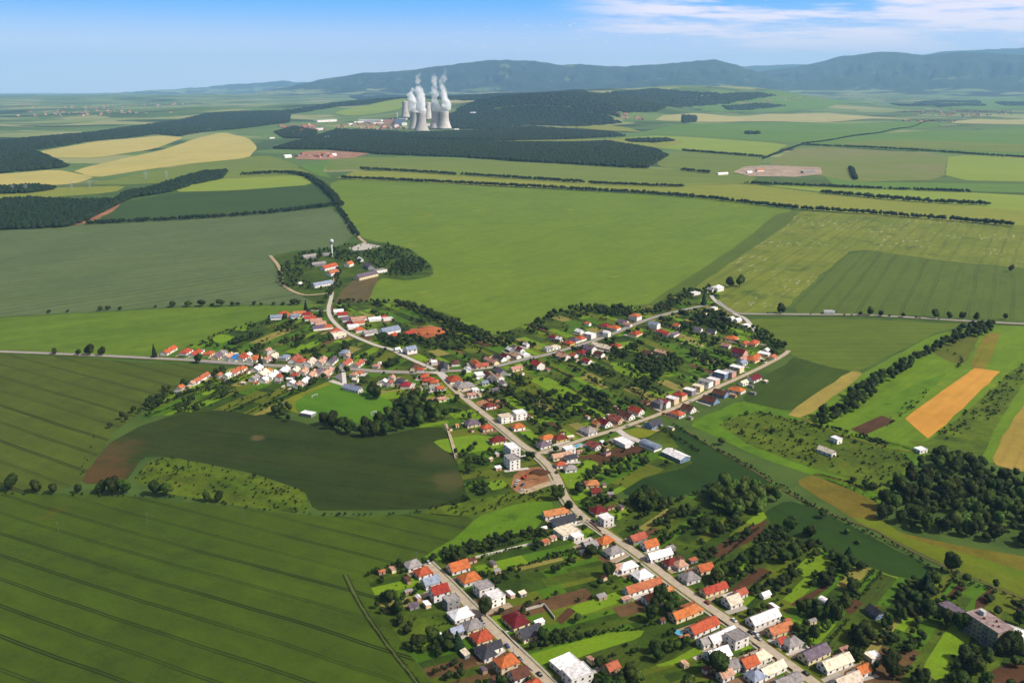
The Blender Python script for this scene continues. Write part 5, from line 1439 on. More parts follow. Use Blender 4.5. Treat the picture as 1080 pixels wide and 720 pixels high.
def scatter_poly(P, spacing, rs, jitter=.45):
    lo, hi = P.min(0), P.max(0)
    gx = np.arange(lo[0], hi[0], spacing); gy = np.arange(lo[1], hi[1], spacing * .87)
    X, Y = np.meshgrid(gx, gy); X[1::2] += spacing / 2
    pts = np.column_stack([X.ravel(), Y.ravel()]) + rs.uniform(-jitter, jitter, (X.size, 2)) * spacing
    return pts[inside(pts, P)]
ROADS = [(SW[k], w) for k, w in (('main', 6.5), ('lane', 5.5), ('top', 7), ('side', 5.5), ('west', 7.5), ('ham', 6))] + [(densify(Gs(EAST), 4, closed=False), 8)]
def clear(x, y, r, road=True):
    for ox, oy, orad, a, L, W in OCC:
        dx, dy = x - ox, y - oy
        if abs(dx) > 30 or abs(dy) > 30: continue
        c, s = math.cos(a), math.sin(a)
        u, v = dx * c + dy * s, -dx * s + dy * c
        if abs(u) < L / 2 + r * .55 and abs(v) < W / 2 + r * .55: return False
        # leave the fronts open towards the camera so walls and roofs stay in view
        k = math.hypot(x, y); ux, uy = -x / k, -y / k
        if dx * ux + dy * uy > 0 and dx * ux + dy * uy < W / 2 + r + 3 and abs(dx * uy - dy * ux) < L / 2: return False
    if road:
        for P, w in ROADS:
            if np.min(np.hypot(P[:, 0] - x, P[:, 1] - y)) < w + r * .5: return False
    return True
TREES = []          # (x, y, crown radius, height, kind, label, group)
def add_tree(x, y, r, h, kind, label, group): TREES.append((x, y, r, h, kind, label, group))
YARD_PX = Gs([(360, 265), (362, 261), (383, 254), (408, 259), (395, 266), (374, 268)])
vr = random.Random(99); vs = np.random.RandomState(77)
def wood(px, spacing, h0, h1, label, group, kind='round', prob=1.0, avoid=True, gap=0.0, mixed=False):
    P = Gs(px)
    for x, y in scatter_poly(P, spacing, vs):
        if vr.random() > prob: continue
        if inside(np.array([[x, y]]), YARD_PX)[0]: continue
        if gap and math.sin(x * .09 + 1) * math.sin(y * .11 + 2) > 1 - gap: continue
        h = vr.uniform(h0, h1); r = h * vr.uniform(.34, .48) if kind != 'conifer' else h * .24
        if avoid and not clear(x, y, r): continue
        add_tree(x, y, r, h, 'light' if mixed and math.sin(x * .05) * math.sin(y * .06 + 1) > .45 and vr.random() < .8 else kind, label, group)
# --- single trees the photograph shows one by one: (px, py of the foot, height m, label)
for px, py, h, k, lab in (
    (13, 517, 15, 'round', 'big dark tree at the left edge between the two tramlined fields'),
    (38, 519, 10, 'round', 'rounded tree second from the left edge on the field boundary'),
    (57, 520, 8, 'round', 'smaller tree third from the left edge on the field boundary'),
    (83, 520, 8, 'round', 'low tree before the reddish bare patch on the field boundary'),
    (108, 520, 11, 'round', 'left tree of the large clump below the reddish bare patch'),
    (120, 521, 14, 'round', 'tallest tree of the large clump below the reddish bare patch'),
    (132, 521, 13, 'round', 'right tree of the large clump below the reddish bare patch'),
    (164, 522, 12, 'round', 'broad tree where the scrub meadow meets the dark field boundary'),
    (176, 523, 13, 'round', 'tall tree at the lower corner of the scrub meadow'),
    (218, 529, 8, 'round', 'left tree of the small pair on the dark field boundary'),
    (231, 529, 9, 'round', 'right tree of the small pair on the dark field boundary'),
    (588, 527, 13, 'round', 'big round tree at the bend of the main street by the bright meadow'),
    (599, 547 - 6, 10, 'round', 'dark tree above the terracotta long roof at the bend'),
    (450 + 62, 650, 13, 'round', 'dark tree right of the lower lane below the white modern house'),
    (1003, 604, 15, 'round', 'big solitary tree on the edge of the olive fallow field'),
    (1060, 337, 9, 'round', 'tree at the right end of the roadside row'),
    (1066, 287, 14, 'round', 'large lone bush tree in the far right crop field'),
    (95, 375, 14, 'round', 'largest roadside tree on the west road'),
    (108, 375, 11, 'round', 'slim tall tree right of the largest one on the west road'),
    (83, 375, 9, 'round', 'small roadside tree left of the largest one on the west road'),
    (58, 374, 9, 'round', 'leftmost roadside tree on the west road'),
    (163, 377, 14, 'conifer', 'pointed dark conifer at the village end of the west road'),
    (323, 331, 17, 'conifer', 'tall dark conifer beside the dark red hipped hamlet house'),
    (210, 383, 12, 'round', 'tree on the near kerb of the west road among the first houses'),
    (275, 385, 13, 'conifer', 'dark pointed tree before the orange hipped house on the west road'),
    (823, 331, 15, 'round', 'widest tree on the far right road'),
    (950, 394, 13, 'round', 'round tree standing free right of the tree belt'),
    (923, 406, 12, 'round', 'broad tree at the foot of the tree belt'),
    (917, 333, 13, 'round', 'tall roadside tree right of the truck'),
    (929, 334, 9, 'round', 'small roadside tree next right of the tall one'),
    (952, 335, 8, 'round', 'roadside tree in the middle of the right road row'),
    (986, 336, 13, 'round', 'broad roadside tree above the upper end of the belt'),
    (1001, 336.5, 10, 'round', 'roadside tree next to the broad one above the belt'),
    (1015, 337, 11, 'round', 'roadside tree third in the close group above the belt'),
    (1029, 338, 11, 'round', 'roadside tree fourth in the close group above the belt'),
    (907, 333, 7, 'round', 'smallest roadside tree left of the tall one'),
    (770, 303, 17, 'round', 'left tree of the pair by the white villa above the village'),
    (780, 302, 18, 'round', 'right tree of the pair by the white villa above the village'),
    (742, 322, 18, 'conifer', 'dark mass of tall trees before the lilac white house'),
    (392, 417, 15, 'round', 'dark tree beside the white gable of the clubhouse'),
    (398, 421, 14, 'round', 'second dark tree right of the clubhouse'),
    (998, 660, 13, 'round', 'dark tree left of the apartment block front'),
    (980, 650, 11, 'round', 'bushy tree between the pale lot and the gardens'),
    (1012, 665, 12, 'round', 'dark tree at the left corner of the apartment block'),
    (1068, 690, 14, 'round', 'big dark tree before the white building right of the apartment block'),
    (1055, 690, 11, 'round', 'dark tree in the corner between block and white building'),
    (1075, 660, 10, 'round', 'dark tree behind the white building at the right edge'),
    (938, 714, 13, 'round', 'round dark tree in the lowest allotments left of the brown plot'),
    (757, 712, 17, 'round', 'big dark tree at the lower edge left of the cream house')):
    r = h * (.42 if k == 'round' else .22)
    x, y = G(px, py)
    add_tree(x, y, r, h, k, lab, None)
# --- tree belts, clumps and woods
wood([(855, 446), (875, 436), (890, 424), (905, 411), (930, 397), (955, 382), (985, 365), (1000, 357), (1022, 345), (1050, 342), (1048, 352), (1012, 362), (985, 373), (957, 392), (935, 405), (915, 425), (893, 441), (872, 452)], 9, 9, 14, 'tree in the dense belt climbing between the crop field and bright strips', 'trees of the belt')
wood([(920, 545), (928, 528), (945, 512), (965, 492), (985, 481), (1010, 483), (1050, 495), (1080, 505), (1160, 520), (1160, 600), (1080, 580), (1040, 572), (1000, 568), (960, 557), (940, 552)], 9.5, 7, 14, 'broadleaf tree in the dark wood on the right', 'trees of the wood', gap=.2, mixed=True)
wood([(740, 527), (748, 517), (772, 512), (790, 512), (812, 516), (823, 526), (803, 543), (772, 545), (752, 540)], 9, 11, 15, 'tree in the light green clump at the end of the dark crop strip', 'trees of the strip-end clump', kind='light', prob=.8)
wood([(665, 533), (671, 522), (690, 522), (694, 534), (682, 545)], 7.5, 10, 14, 'dark tree in the small stand above the white cube house', 'trees of the small stand', avoid=False)
wood([(284, 438), (294, 427), (303, 430), (312, 441), (318, 447), (300, 446)], 9, 10, 14, 'tree in the dark row at the left corner of the pitch', 'trees by the pitch corner')
wood([(318, 445), (330, 446), (350, 454), (392, 463), (412, 455), (405, 447), (385, 452), (350, 447)], 9, 10, 14, 'tree in the dark row along the lower edge of the pitch', 'trees along the pitch')
wood([(390, 456), (395, 445), (415, 434), (425, 424), (445, 419), (465, 428), (470, 442), (455, 449), (430, 452), (408, 459)], 10, 10, 15, 'tree in the park-like clump between the pitch and the main street', 'trees of the pitch clump')
wood([(300, 428), (325, 412), (345, 401), (361, 394), (360, 391), (345, 397), (318, 408), (297, 424)], 9, 7, 11, 'tree in the row between the pitch and the gardens', 'trees above the pitch')
wood([(553, 428), (562, 412), (600, 422), (618, 434), (612, 442), (590, 444), (560, 445)], 9, 7, 11, 'tree in the overgrown middle of the village triangle', 'trees inside the triangle')
wood([(668, 392), (672, 378), (700, 372), (722, 384), (714, 394), (692, 402)], 9.5, 8, 12, 'tree in the grove among the gardens of the upper triangle', 'trees of the upper grove')
wood([(722, 346), (735, 332), (760, 330), (775, 345), (770, 352), (740, 344)], 9, 8, 13, 'tree in the grove by the right end of the upper street', 'trees of the end grove')
wood([(790, 348), (800, 346), (833, 370), (824, 376), (806, 364)], 8, 7, 10, 'tree in the strip behind the last houses of barn street', 'trees of the end strip', prob=.85)
wood([(420, 321), (450, 327), (480, 341), (520, 360), (545, 361), (543, 367), (515, 367), (478, 349), (445, 334), (418, 325)], 10, 8, 13, 'tree in the band under the large light green field', 'trees of the upper band')
wood([(560, 345), (565, 339), (580, 332), (590, 330), (586, 336), (572, 343)], 9, 7, 11, 'tree in the clump at the tip of the light green field', 'trees of the field tip')
wood([(595, 329), (610, 325), (650, 325), (668, 330), (664, 337), (640, 334), (605, 331)], 9, 8, 12, 'tree in the dark edge between upper gardens and the light green field', 'trees of the upper edge')
wood([(672, 334), (690, 326), (715, 315), (730, 306), (735, 311), (718, 321), (695, 331)], 9, 8, 12, 'tree in the edge row rising to the lilac white house', 'trees of the rising edge')
wood([(395, 360), (410, 355), (440, 356), (448, 363), (430, 366), (405, 368)], 9, 9, 14, 'dark tree in the park before the long school roof', 'trees of the school park')
wood([(445, 365), (470, 345), (485, 350), (500, 365), (480, 372), (455, 372)], 10, 6, 10, 'tree in the overgrown gardens right of the orange earth heap', 'trees by the earth heap', prob=.7)
wood([(680, 650), (692, 638), (705, 635), (718, 640), (700, 652), (690, 660)], 8, 9, 15, 'dark tree in the grove below the terracotta long house', 'trees of the street grove', avoid=True)
wood([(838, 668), (852, 645), (872, 640), (885, 652), (870, 668), (855, 680)], 8.5, 8, 12, 'tree in the thicket behind the grey gabled street houses', 'trees of the thicket')
wood([(750, 612), (770, 597), (800, 585), (808, 595), (785, 612), (765, 622)], 8.5, 6, 10, 'tree in the overgrown gardens right of the main street', 'trees of the overgrown gardens', prob=.85)
wood([(824, 555), (838, 553), (862, 566), (870, 575), (858, 580), (838, 568)], 9, 7, 11, 'tree in the row along the dark crop strip', 'trees along the dark strip', prob=.8)
wood([(615, 630), (625, 615), (645, 600), (648, 606), (632, 622)], 9, 7, 11, 'tree in the middle of the broad lawns beside the main street', 'trees of the lawns', prob=.8)
wood([(395, 640), (404, 632), (425, 640), (437, 655), (428, 664), (412, 660)], 8, 6, 10, 'tree in the gardens between the lower lane and the crop field', 'lane garden trees')
wood([(450, 594 - 5), (480, 581), (520, 571), (560, 563), (562, 567), (520, 577), (485, 588), (455, 597)], 8, 4, 8, 'tree in the leafy row below the bright meadow', 'trees under the meadow')
wood([(288, 300), (297, 282), (318, 268), (345, 263), (372, 258), (400, 257), (430, 264), (452, 280), (430, 292), (400, 284), (380, 280), (340, 272), (312, 296), (340, 302), (362, 300), (358, 306), (312, 306)], 13, 6, 11, 'tree in the overgrown grounds of the farmstead', 'trees of the farmstead', prob=.8)
wood([(404, 292), (424, 276), (445, 274), (455, 283), (432, 292)], 10, 6, 9, 'tree in the dark thicket at the right of the farmstead', 'trees of the farm thicket')
wood([(172, 410), (200, 412), (196, 424), (150, 440), (135, 445), (112, 454), (130, 438), (160, 424)], 11, 6, 11, 'tree in the ragged row along the olive tramlined field', 'trees of the ragged row', prob=.75)
wood([(478, 478), (500, 470), (520, 474), (528, 486), (510, 492), (488, 490)], 8, 5, 9, 'tree in the gardens left of the two white blocks', 'trees by the white blocks', prob=.8)
wood([(553, 466), (560, 470), (568, 489), (560, 490), (552, 480)], 7, 8, 11, 'dark tree between the white blocks and the main street', 'trees by the street bend')
wood([(604, 480), (640, 468), (650, 470), (640, 480), (612, 484)], 9, 6, 10, 'tree in the gardens below barn street', 'trees below barn street', prob=.8)
wood([(605, 500), (640, 490), (660, 484), (680, 480), (668, 498), (640, 508), (618, 502)], 9.5, 6, 11, 'tree in the belt above the dark crop patch', 'trees over the dark patch', prob=.8)
wood([(596, 519), (612, 515), (618, 524), (606, 528)], 7, 7, 11, 'dark tree by the orange and maroon houses at the bend', 'trees at the bend', avoid=True)
# --- garden trees, scattered
BL = {'lane_field': ('small tree among the plots behind the lower lane houses', 15, .85), 'between': ('garden tree on the plots between lower lane and main street', 15, .55),
      'wood_side': ('garden tree on the plots right of the main street', 13, .8), 'barns': ('garden tree on the plots around the barns', 15, .35),
      'triangle': ('garden tree in the triangle of three streets', 13, .5), 'upper': ('garden tree on the plots above the upper street', 13.5, .5),
      'hamlet_lane': ('garden tree on the strips between west road and hamlet', 13.5, .45), 'pitch_side': ('garden tree on the strips below the west road', 13.5, .45),
      'centre_left': ('garden tree on the plots left of the main street', 13, .5)}
clump = lambda x, y: .5 + .5 * math.sin(x * .061 + 1.7 + 1.3 * math.sin(y * .043)) * math.sin(y * .057 + .4)
PITCH_PX = Gs([(297, 428), (305, 420), (330, 410), (347, 403), (363, 406), (385, 412), (412, 423), (415, 432), (400, 441), (385, 447), (350, 444), (318, 436)])
SITE_PX = Gs([(538, 498), (550, 492), (574, 490), (585, 503), (583, 512), (560, 520), (545, 522)])
BARN_PX = Gs([(646, 458), (655, 450), (695, 445), (730, 482), (715, 490), (690, 478)])
ALLOT = [Gs(q) for q in ([(556, 690), (640, 668), (680, 664), (676, 672), (620, 690), (566, 705)], [(705, 697), (745, 676), (742, 687), (716, 700), (690, 702)], [(970, 705), (1000, 660), (1025, 662), (1020, 690), (990, 720)],
                         [(500, 630), (640, 590), (655, 605), (540, 640)], [(455, 465), (500, 458), (535, 462), (530, 472), (480, 480), (468, 474)])]
def barred(x, y):
    p = np.array([[x, y]])
    return any(inside(p, Z)[0] for Z in [PITCH_PX, SITE_PX, BARN_PX] + ALLOT)
SHRUB = []
UDIR = {'lane_field': ((430, 668), (458, 661)), 'between': ((500, 589), (539, 580)), 'wood_side': ((739, 575), (786, 539)), 'barns': ((600, 500), (640, 480)), 'triangle': ((586, 401), (623, 421)), 'upper': ((540, 345), (575, 358)), 'hamlet_lane': ((247, 362), (290, 345)), 'pitch_side': ((235, 426), (272, 410)), 'centre_left': ((480, 452), (512, 446))}
for key, (lab, sp, pr) in BL.items():
    P = BLOCKS[key]; lo, hi = P.min(0), P.max(0)
    grp = 'trees of the ' + {'lane_field': 'lower lane plots', 'between': 'plots between the streets', 'wood_side': 'plots right of the street', 'barns': 'barn plots', 'triangle': 'village triangle', 'upper': 'upper plots', 'hamlet_lane': 'hill strips', 'pitch_side': 'pitch strips', 'centre_left': 'left plots'}[key]
    A, B = G(*UDIR[key][0]), G(*UDIR[key][1]); u = (B - A) / np.linalg.norm(B - A); v = np.array([-u[1], u[0]])
    area = .5 * abs(sum(P[i][0] * P[(i + 1) % len(P)][1] - P[(i + 1) % len(P)][0] * P[i][1] for i in range(len(P))))
    for _ in range(int(area * pr / 90)):
        q = np.array([vr.uniform(lo[0], hi[0]), vr.uniform(lo[1], hi[1])])
        if not inside(q[None], P)[0]: continue
        n = vr.choice([1, 1, 2, 2, 3, 4, 6, 9, 14]); hb = vr.uniform(3.5, 8.5)
        for k in range(n):
            p = q + u * vr.gauss(0, 1.6 * n ** .72) + v * vr.gauss(0, .75 * n ** .5)
            h = hb * vr.uniform(.6, 1.35); r = h * vr.uniform(.36, .52)
            if not inside(p[None], P)[0] or barred(*p) or not clear(p[0], p[1], r): continue
            if any(abs(p[0] - t_[0]) < r * .5 and abs(p[1] - t_[1]) < r * .5 for t_ in TREES[-20:]): continue
            if h < 4.2: SHRUB.append((p[0], p[1], r * 1.1)); continue
            add_tree(p[0], p[1], r, h, 'conifer' if vr.random() < .05 else 'round', lab, grp)
    # low shrubs, vines, bean rows
    for x, y in scatter_poly(BLOCKS[key], 6.2, vs, .5):
        if vr.random() > .03 + .26 * clump(x + 40, y - 20) * pr * 1.4: continue
        if barred(x, y) or not clear(x, y, 1.2): continue
        SHRUB.append((x, y, vr.uniform(.5, 1.0) * (1 + 1.6 * vr.random() ** 2)))
# hedged plot boundaries: rows of shrubs along the strips
for key, (a, b) in (('between', ((500, 589), (539, 580))), ('wood_side', ((739, 575), (786, 539))), ('lane_field', ((430, 668), (458, 661))), ('triangle', ((586, 401), (623, 421))), ('pitch_side', ((235, 426), (272, 410))), ('hamlet_lane', ((247, 362), (290, 345)))):
    A, B = G(*a), G(*b); u = (B - A) / np.linalg.norm(B - A)
    P = BLOCKS[key]
    for _ in range({'between': 26, 'wood_side': 40, 'lane_field': 16, 'triangle': 44, 'pitch_side': 24, 'hamlet_lane': 24}[key]):
        q = np.array([vr.uniform(P[:, 0].min(), P[:, 0].max()), vr.uniform(P[:, 1].min(), P[:, 1].max())])
        for k in range(int(vr.uniform(8, 34))):
            p = q + u * k * 2.3 + vs.randn(2) * .35
            if not inside(p[None], P)[0] or barred(*p) or not clear(p[0], p[1], 1.2): continue
            SHRUB.append((p[0], p[1], vr.uniform(.8, 1.7)))
def shrub_area(px, n, r0, r1):
    P = Gs(px); lo, hi = P.min(0), P.max(0); k = 0
    while k < n:
        p = np.array([vr.uniform(lo[0], hi[0]), vr.uniform(lo[1], hi[1])])
        if not inside(p[None], P)[0]: continue
        k += 1
        if vr.random() > .25 + clump(*p): continue
        SHRUB.append((p[0], p[1], vr.uniform(r0, r1)))
shrub_area([(140, 508), (160, 484), (180, 482), (225, 491), (270, 501), (321, 518), (328, 538), (300, 538), (230, 528), (180, 519)], 260, .5, 1.7)
shrub_area([(756, 446), (800, 433), (850, 445), (890, 460), (950, 475), (962, 488), (940, 512), (930, 525), (900, 506), (850, 491), (790, 469)], 420, .5, 2.0)
shrub_area([(985, 460), (1030, 425), (1075, 385), (1090, 385), (1050, 440), (1000, 465)], 190, .7, 2.4)
shrub_area([(930, 455), (965, 430), (985, 410), (975, 410), (940, 437)], 60, .7, 2.2)
shrub_area([(440, 541), (495, 522), (540, 520), (583, 516), (585, 526), (545, 531), (502, 544)], 120, .6, 2.0)
shrub_area([(288, 300), (297, 282), (318, 268), (345, 263), (372, 258), (400, 257), (430, 264), (452, 280), (430, 292), (400, 284), (340, 272), (312, 306)], 420, 1.0, 2.6)
shrub_area([(1000, 690), (1040, 650), (1080, 650), (1080, 690), (1040, 700), (1000, 720)], 60, .8, 2.0)
# --- build: the 300 largest trees in view as things, the rest as one mass
def pix_size(t): 
    x, y, r, h = t[:4]
    px, py = topix(x, y, float(gz(x, y)) + h / 2)
    vis = -10 < px < 1090 and -10 < py < 735
    return (scale_at(x, y) * (h + r) * .5) if vis else 0
TREES.sort(key=pix_size, reverse=True)
named = [t for t in TREES if t[6] is None]
rest = [t for t in TREES if t[6] is not None]
single = named + rest[:300 - len(named)]
massed = rest[300 - len(named):]
for x, y, r, h, kind, lab, grp in single:
    root = empty('conifer_tree' if kind == 'conifer' else 'broadleaf_tree', (x, y, float(gz(x, y))), vr.uniform(0, 6.28))
    me = vr.choice(CONIF if kind == 'conifer' else (LIGHT if kind == 'light' or (kind == 'round' and grp and vr.random() < .1) else CROWNS))
    hh = h / (2.7 if kind == 'conifer' else 1.9)
    cr = bpy.data.objects.new('crown', me); COL.objects.link(cr); cr.parent = root
    cr.scale = (r * (1.25 if kind == 'conifer' else 1.0), r * (1.25 if kind == 'conifer' else 1.0) * vr.uniform(.85, 1.1), hh)
    tr = bpy.data.objects.new('trunk', ME_TRUNK); COL.objects.link(tr); tr.parent = root; tr.scale = (h * .3, h * .3, h * .5)
    if grp is None: tag(root, lab, 'tree')
    else: tag(root, lab, 'tree', grp)
if massed:
    A = np.array([t[:4] for t in massed])
    o = mass('tree_mass', A[:, 0], A[:, 1], A[:, 2], A[:, 3], LOD, mLeafS, 5); tag(o, kind='stuff')
if SHRUB:
    A = np.array(SHRUB)
    o = mass('shrubbery', A[:, 0], A[:, 1], A[:, 2], A[:, 2] * 1.7, LOD_SMALL, mLeafS, 6); tag(o, kind='stuff')
# --- bushes standing in rows along field edges: things
def bush(px, py, r, label, group):
    x, y = G(px, py)
    o = bpy.data.objects.new('bush', vr.choice(BUSHES)); COL.objects.link(o)
    o.location = (x, y, float(gz(x, y)) - .1); o.scale = (r, r * vr.uniform(.8, 1.1), r * vr.uniform(.85, 1.1)); o.rotation_euler = (0, 0, vr.uniform(0, 6.28))
    tag(o, label, 'bush', group)
for px, py, r in ((52, 330, 3.4), (71, 329.5, 2.2), (106, 327.5, 3.6), (114, 327, 3.8), (127, 326.5, 3.4), (164, 324.5, 2.6), (182, 323.8, 5.2), (198, 323.5, 5.4), (213, 323.2, 5.6), (224, 323, 3.4), (234, 323, 6.2), (245, 322.6, 3.8), (251, 322.5, 3.6), (268, 322.3, 3.4), (276, 322.2, 3), (289, 322, 3.4), (299, 321.8, 3.6), (310, 321.5, 5), (315, 321.5, 4.4), (337, 320, 3.6), (341, 320, 3.4)):
    bush(px, py, r * 1.3, 'round bush in the loose row between the grey green and fresh green fields', 'bushes along the field edge')
for px, py, r in ((810, 331, 2), (890, 332.6, 2), (898, 332.8, 1.8), (938, 334, 2.6), (966, 335.5, 2.6), (990, 337, 2), (970, 336, 1.8), (1045, 339.5, 2.2), (855, 332, 1.6), (867, 331.5, 2.4)):
    bush(px, py, r, 'low bush on the verge of the far right road', 'bushes along the right road')
for px, py, r in ((762, 469, 4.5), (783, 458, 3.5), (787, 438, 3.4), (800, 449, 2.8), (815, 456, 3.6), (835, 461, 3), (845, 466, 3.4), (852, 459, 2.6), (902, 467, 2.6), (860, 487, 2.4), (900, 508, 4), (912, 514, 4.4), (920, 516, 5), (868, 546, 4.2), (893, 563, 3.2), (905, 573, 2.6), (870, 541, 3)):
    bush(px, py, r, 'bush on the rough meadows and strip edges right of the village', 'bushes on the right meadows')
# --- hedges: one long thing each
def hedge(px, width, h, label, dens=1.0, name='hedgerow', lods=None, gap=0.0, mat=None):
    P = densify(chaikin(Gs(px), 1, closed=False), max(2.0, h * .55) / dens / (1.7 if px[0][1] < 260 else 1.0), closed=False)
    rs = np.random.RandomState(int(px[0][0] * 7 + px[0][1] * 13) % 10000)
    keep = rs.rand(len(P)) >= gap
    P = P[keep]
    k = max(1, int(width / (h * .8))) + (1 if px[0][1] < 260 else 0)
    Q = np.vstack([P + rs.uniform(-.5, .5, P.shape) * max(width, 1.0) for _ in range(k)])
    hh = h * rs.uniform(.6, 1.25, len(Q)); rr = hh * rs.uniform(.38, .6, len(Q))
    o = mass(name, Q[:, 0], Q[:, 1], rr, hh, lods or LOD_SMALL, mat or mLeafS, 3)
    tag(o, label, 'hedge')
    return o
HL = [([(450, 591), (480, 582), (520, 572), (556, 563), (575, 566)], 9, 5.5, 'thick dark hedge below the bright meadow strip', 1.2, .05),
 ([(560, 563), (590, 553), (615, 549)], 5, 4, 'dark hedge behind the long house at the bend', 1, .1),
 ([(597, 678), (640, 667), (655, 662)], 3, 3, 'dark hedge along the upper edge of the yellow green lawn', 1, .1),
 ([(566, 682), (600, 676), (630, 668)], 4, 4, 'bushy hedge below the charcoal-roofed house of the lane', 1.8, 0),
 ([(385, 608), (400, 602), (425, 596), (434, 598)], 6, 4.5, 'dark bushes round the top corner of the lane gardens', 1, .1),
 ([(412, 645), (428, 660), (436, 672)], 7, 6, 'dark bushy edge of the lane gardens beside the tramlined field', 1, .1),
 ([(0, 521), (60, 521.5), (140, 524), (200, 526), (300, 541), (380, 544), (450, 541)], 3, 3, 'ragged hedge above the near tramlined field', .5, .35),
 ([(360, 188.5), (480, 194), (597, 200)], 9, 9, 'unbroken hedge along the top of the light green field, left part', 1, .05),
 ([(600, 200.5), (720, 207), (830, 220)], 9, 9, 'hedge along the top of the light green field, right part', 1, .05),
 ([(834, 220.5), (920, 226), (998, 232.5)], 9, 9, 'hedge at the top of the spotted field', 1, .08),
 ([(1003, 233), (1068, 239)], 9, 10, 'last hedge stretch right of the spotted field top', 1, .15),
 ([(380, 179), (430, 181.5), (480, 185)], 9, 9, 'upper hedge, left stretch, under the far wood', 1, .1),
 ([(488, 185), (550, 189), (617, 193.5)], 9, 9, 'upper hedge, middle stretch, under the far wood', 1, .08),
 ([(622, 194), (670, 196), (720, 197.5)], 8, 8, 'low end of the upper hedge', 1.3, .05),
 ([(787, 194), (900, 199), (1022, 203)], 8, 8, 'hedge across the right plain below the brownish field', 1, .12),
 ([(868, 204), (960, 213), (1042, 217)], 12, 10, 'thick tree hedge across the right plain', 1, .1),
 ([(257, 185), (285, 183.5), (310, 183.5), (325, 187), (340, 197), (354, 211), (358, 218)], 14, 10, 'hedge curving round the far dark green field', 1, .05),
 ([(92, 237), (150, 234), (200, 231.5), (270, 227), (325, 220.5), (352, 217)], 10, 8, 'hedge along the bottom of the far dark green field', 1, .12),
 ([(720, 159.5), (760, 162.5), (806, 166.5)], 10, 9, 'dark hedge under the pale strip on the right plain', 1, .05),
 ([(847, 153.5), (930, 157), (1000, 161.5), (1080, 167)], 10, 9, 'long dark hedge above the brownish field on the right plain', 1, .05),
 ([(720, 180), (747, 183)], 12, 9, 'short hedge stub at the left of the tan yard', 1, .1),
 ([(805, 168), (826, 160), (846, 153)], 5, 7, 'tree-lined track climbing from the tan yard', .8, .3),
 ([(846, 152), (890, 146), (940, 138), (985, 128)], 6, 7, 'thin tree line running away over the right plain', .7, .35),
 ([(897, 178), (902, 190)], 10, 9, 'short dark hedge standing alone right of the tan yard', 1, 0),
 ([(870, 452), (886, 455), (903, 460)], 4, 5, 'clipped dark hedge above the white cube building', 1.2, 0),
 ([(906, 460.5), (920, 464.5), (934, 470)], 4, 5, 'clipped dark hedge right of the white cube building', 2.4, 0),
 ([(800, 436), (820, 441), (845, 447), (868, 452)], 3, 4, 'dark hedge from the tan stubble to the belt foot', 1, .1),
 ([(712, 449), (742, 467), (790, 492), (826, 515), (850, 530), (872, 540), (900, 555), (925, 566), (960, 585), (990, 602), (1080, 636)], 4, 2.8, 'long low hedge beside the dirt track below the olive field', 1, .1),
 ([(100, 460), (92, 480), (86, 500)], 3, 2.5, 'thin scrub line at the left of the deep green field', .6, .5),
 ([(355, 220), (362, 226), (370, 240), (378, 250)], 7, 6, 'bushes lining the track between two big fields', .8, .3),
 ([(345, 315), (352, 303), (356, 293), (358, 285)], 8, 7, 'bushy strip along the farmstead drive', 1, .15),
 ([(354, 319), (388, 319), (420, 320)], 7, 7, 'hedge between the pale brown field and hamlet gardens', 1, .1),
 ([(198, 367), (220, 357), (250, 346), (268, 340)], 4, 4, 'scrub line along the fresh green field by the west road', .8, .25),
 ([(372, 612), (390, 645), (412, 678), (445, 720)], 0.6, .9, 'weedy fence line along the gardens beside the track', .5, .4),
 ([(555, 597), (580, 587), (610, 580)], 2, 3, 'hedge between the long lawns below the pale wall', 1, .2),
 ([(690, 448), (705, 457), (735, 476)], 3, 3.5, 'dark hedge between the barns and the bright meadow', 1, .1),
 ([(1000, 371), (1016, 379), (1010, 388)], 2, 4, 'short bushy line between the brownish strips', .8, .2),
 ([(615, 425), (640, 436), (660, 447)], 2.5, 3.5, 'dark clipped hedge running up from barn street', 1.2, .05),
 ([(660, 408), (680, 420), (690, 428)], 2.5, 3.5, 'parallel hedges of a garden above barn street', 1.2, .05),
 ([(586, 400), (605, 411), (622, 422)], 2, 2.5, 'thin hedge along the bright lawn in the triangle', 1, .1)]
for px, w, h, lab, dens, gp in HL:
    far = px[0][1] < 260
    if far: w, h = w * 1.35, h * 1.4
    hedge(px, w, h, lab, dens, gap=gp, mat=mLeafFar if far else mLeafS)
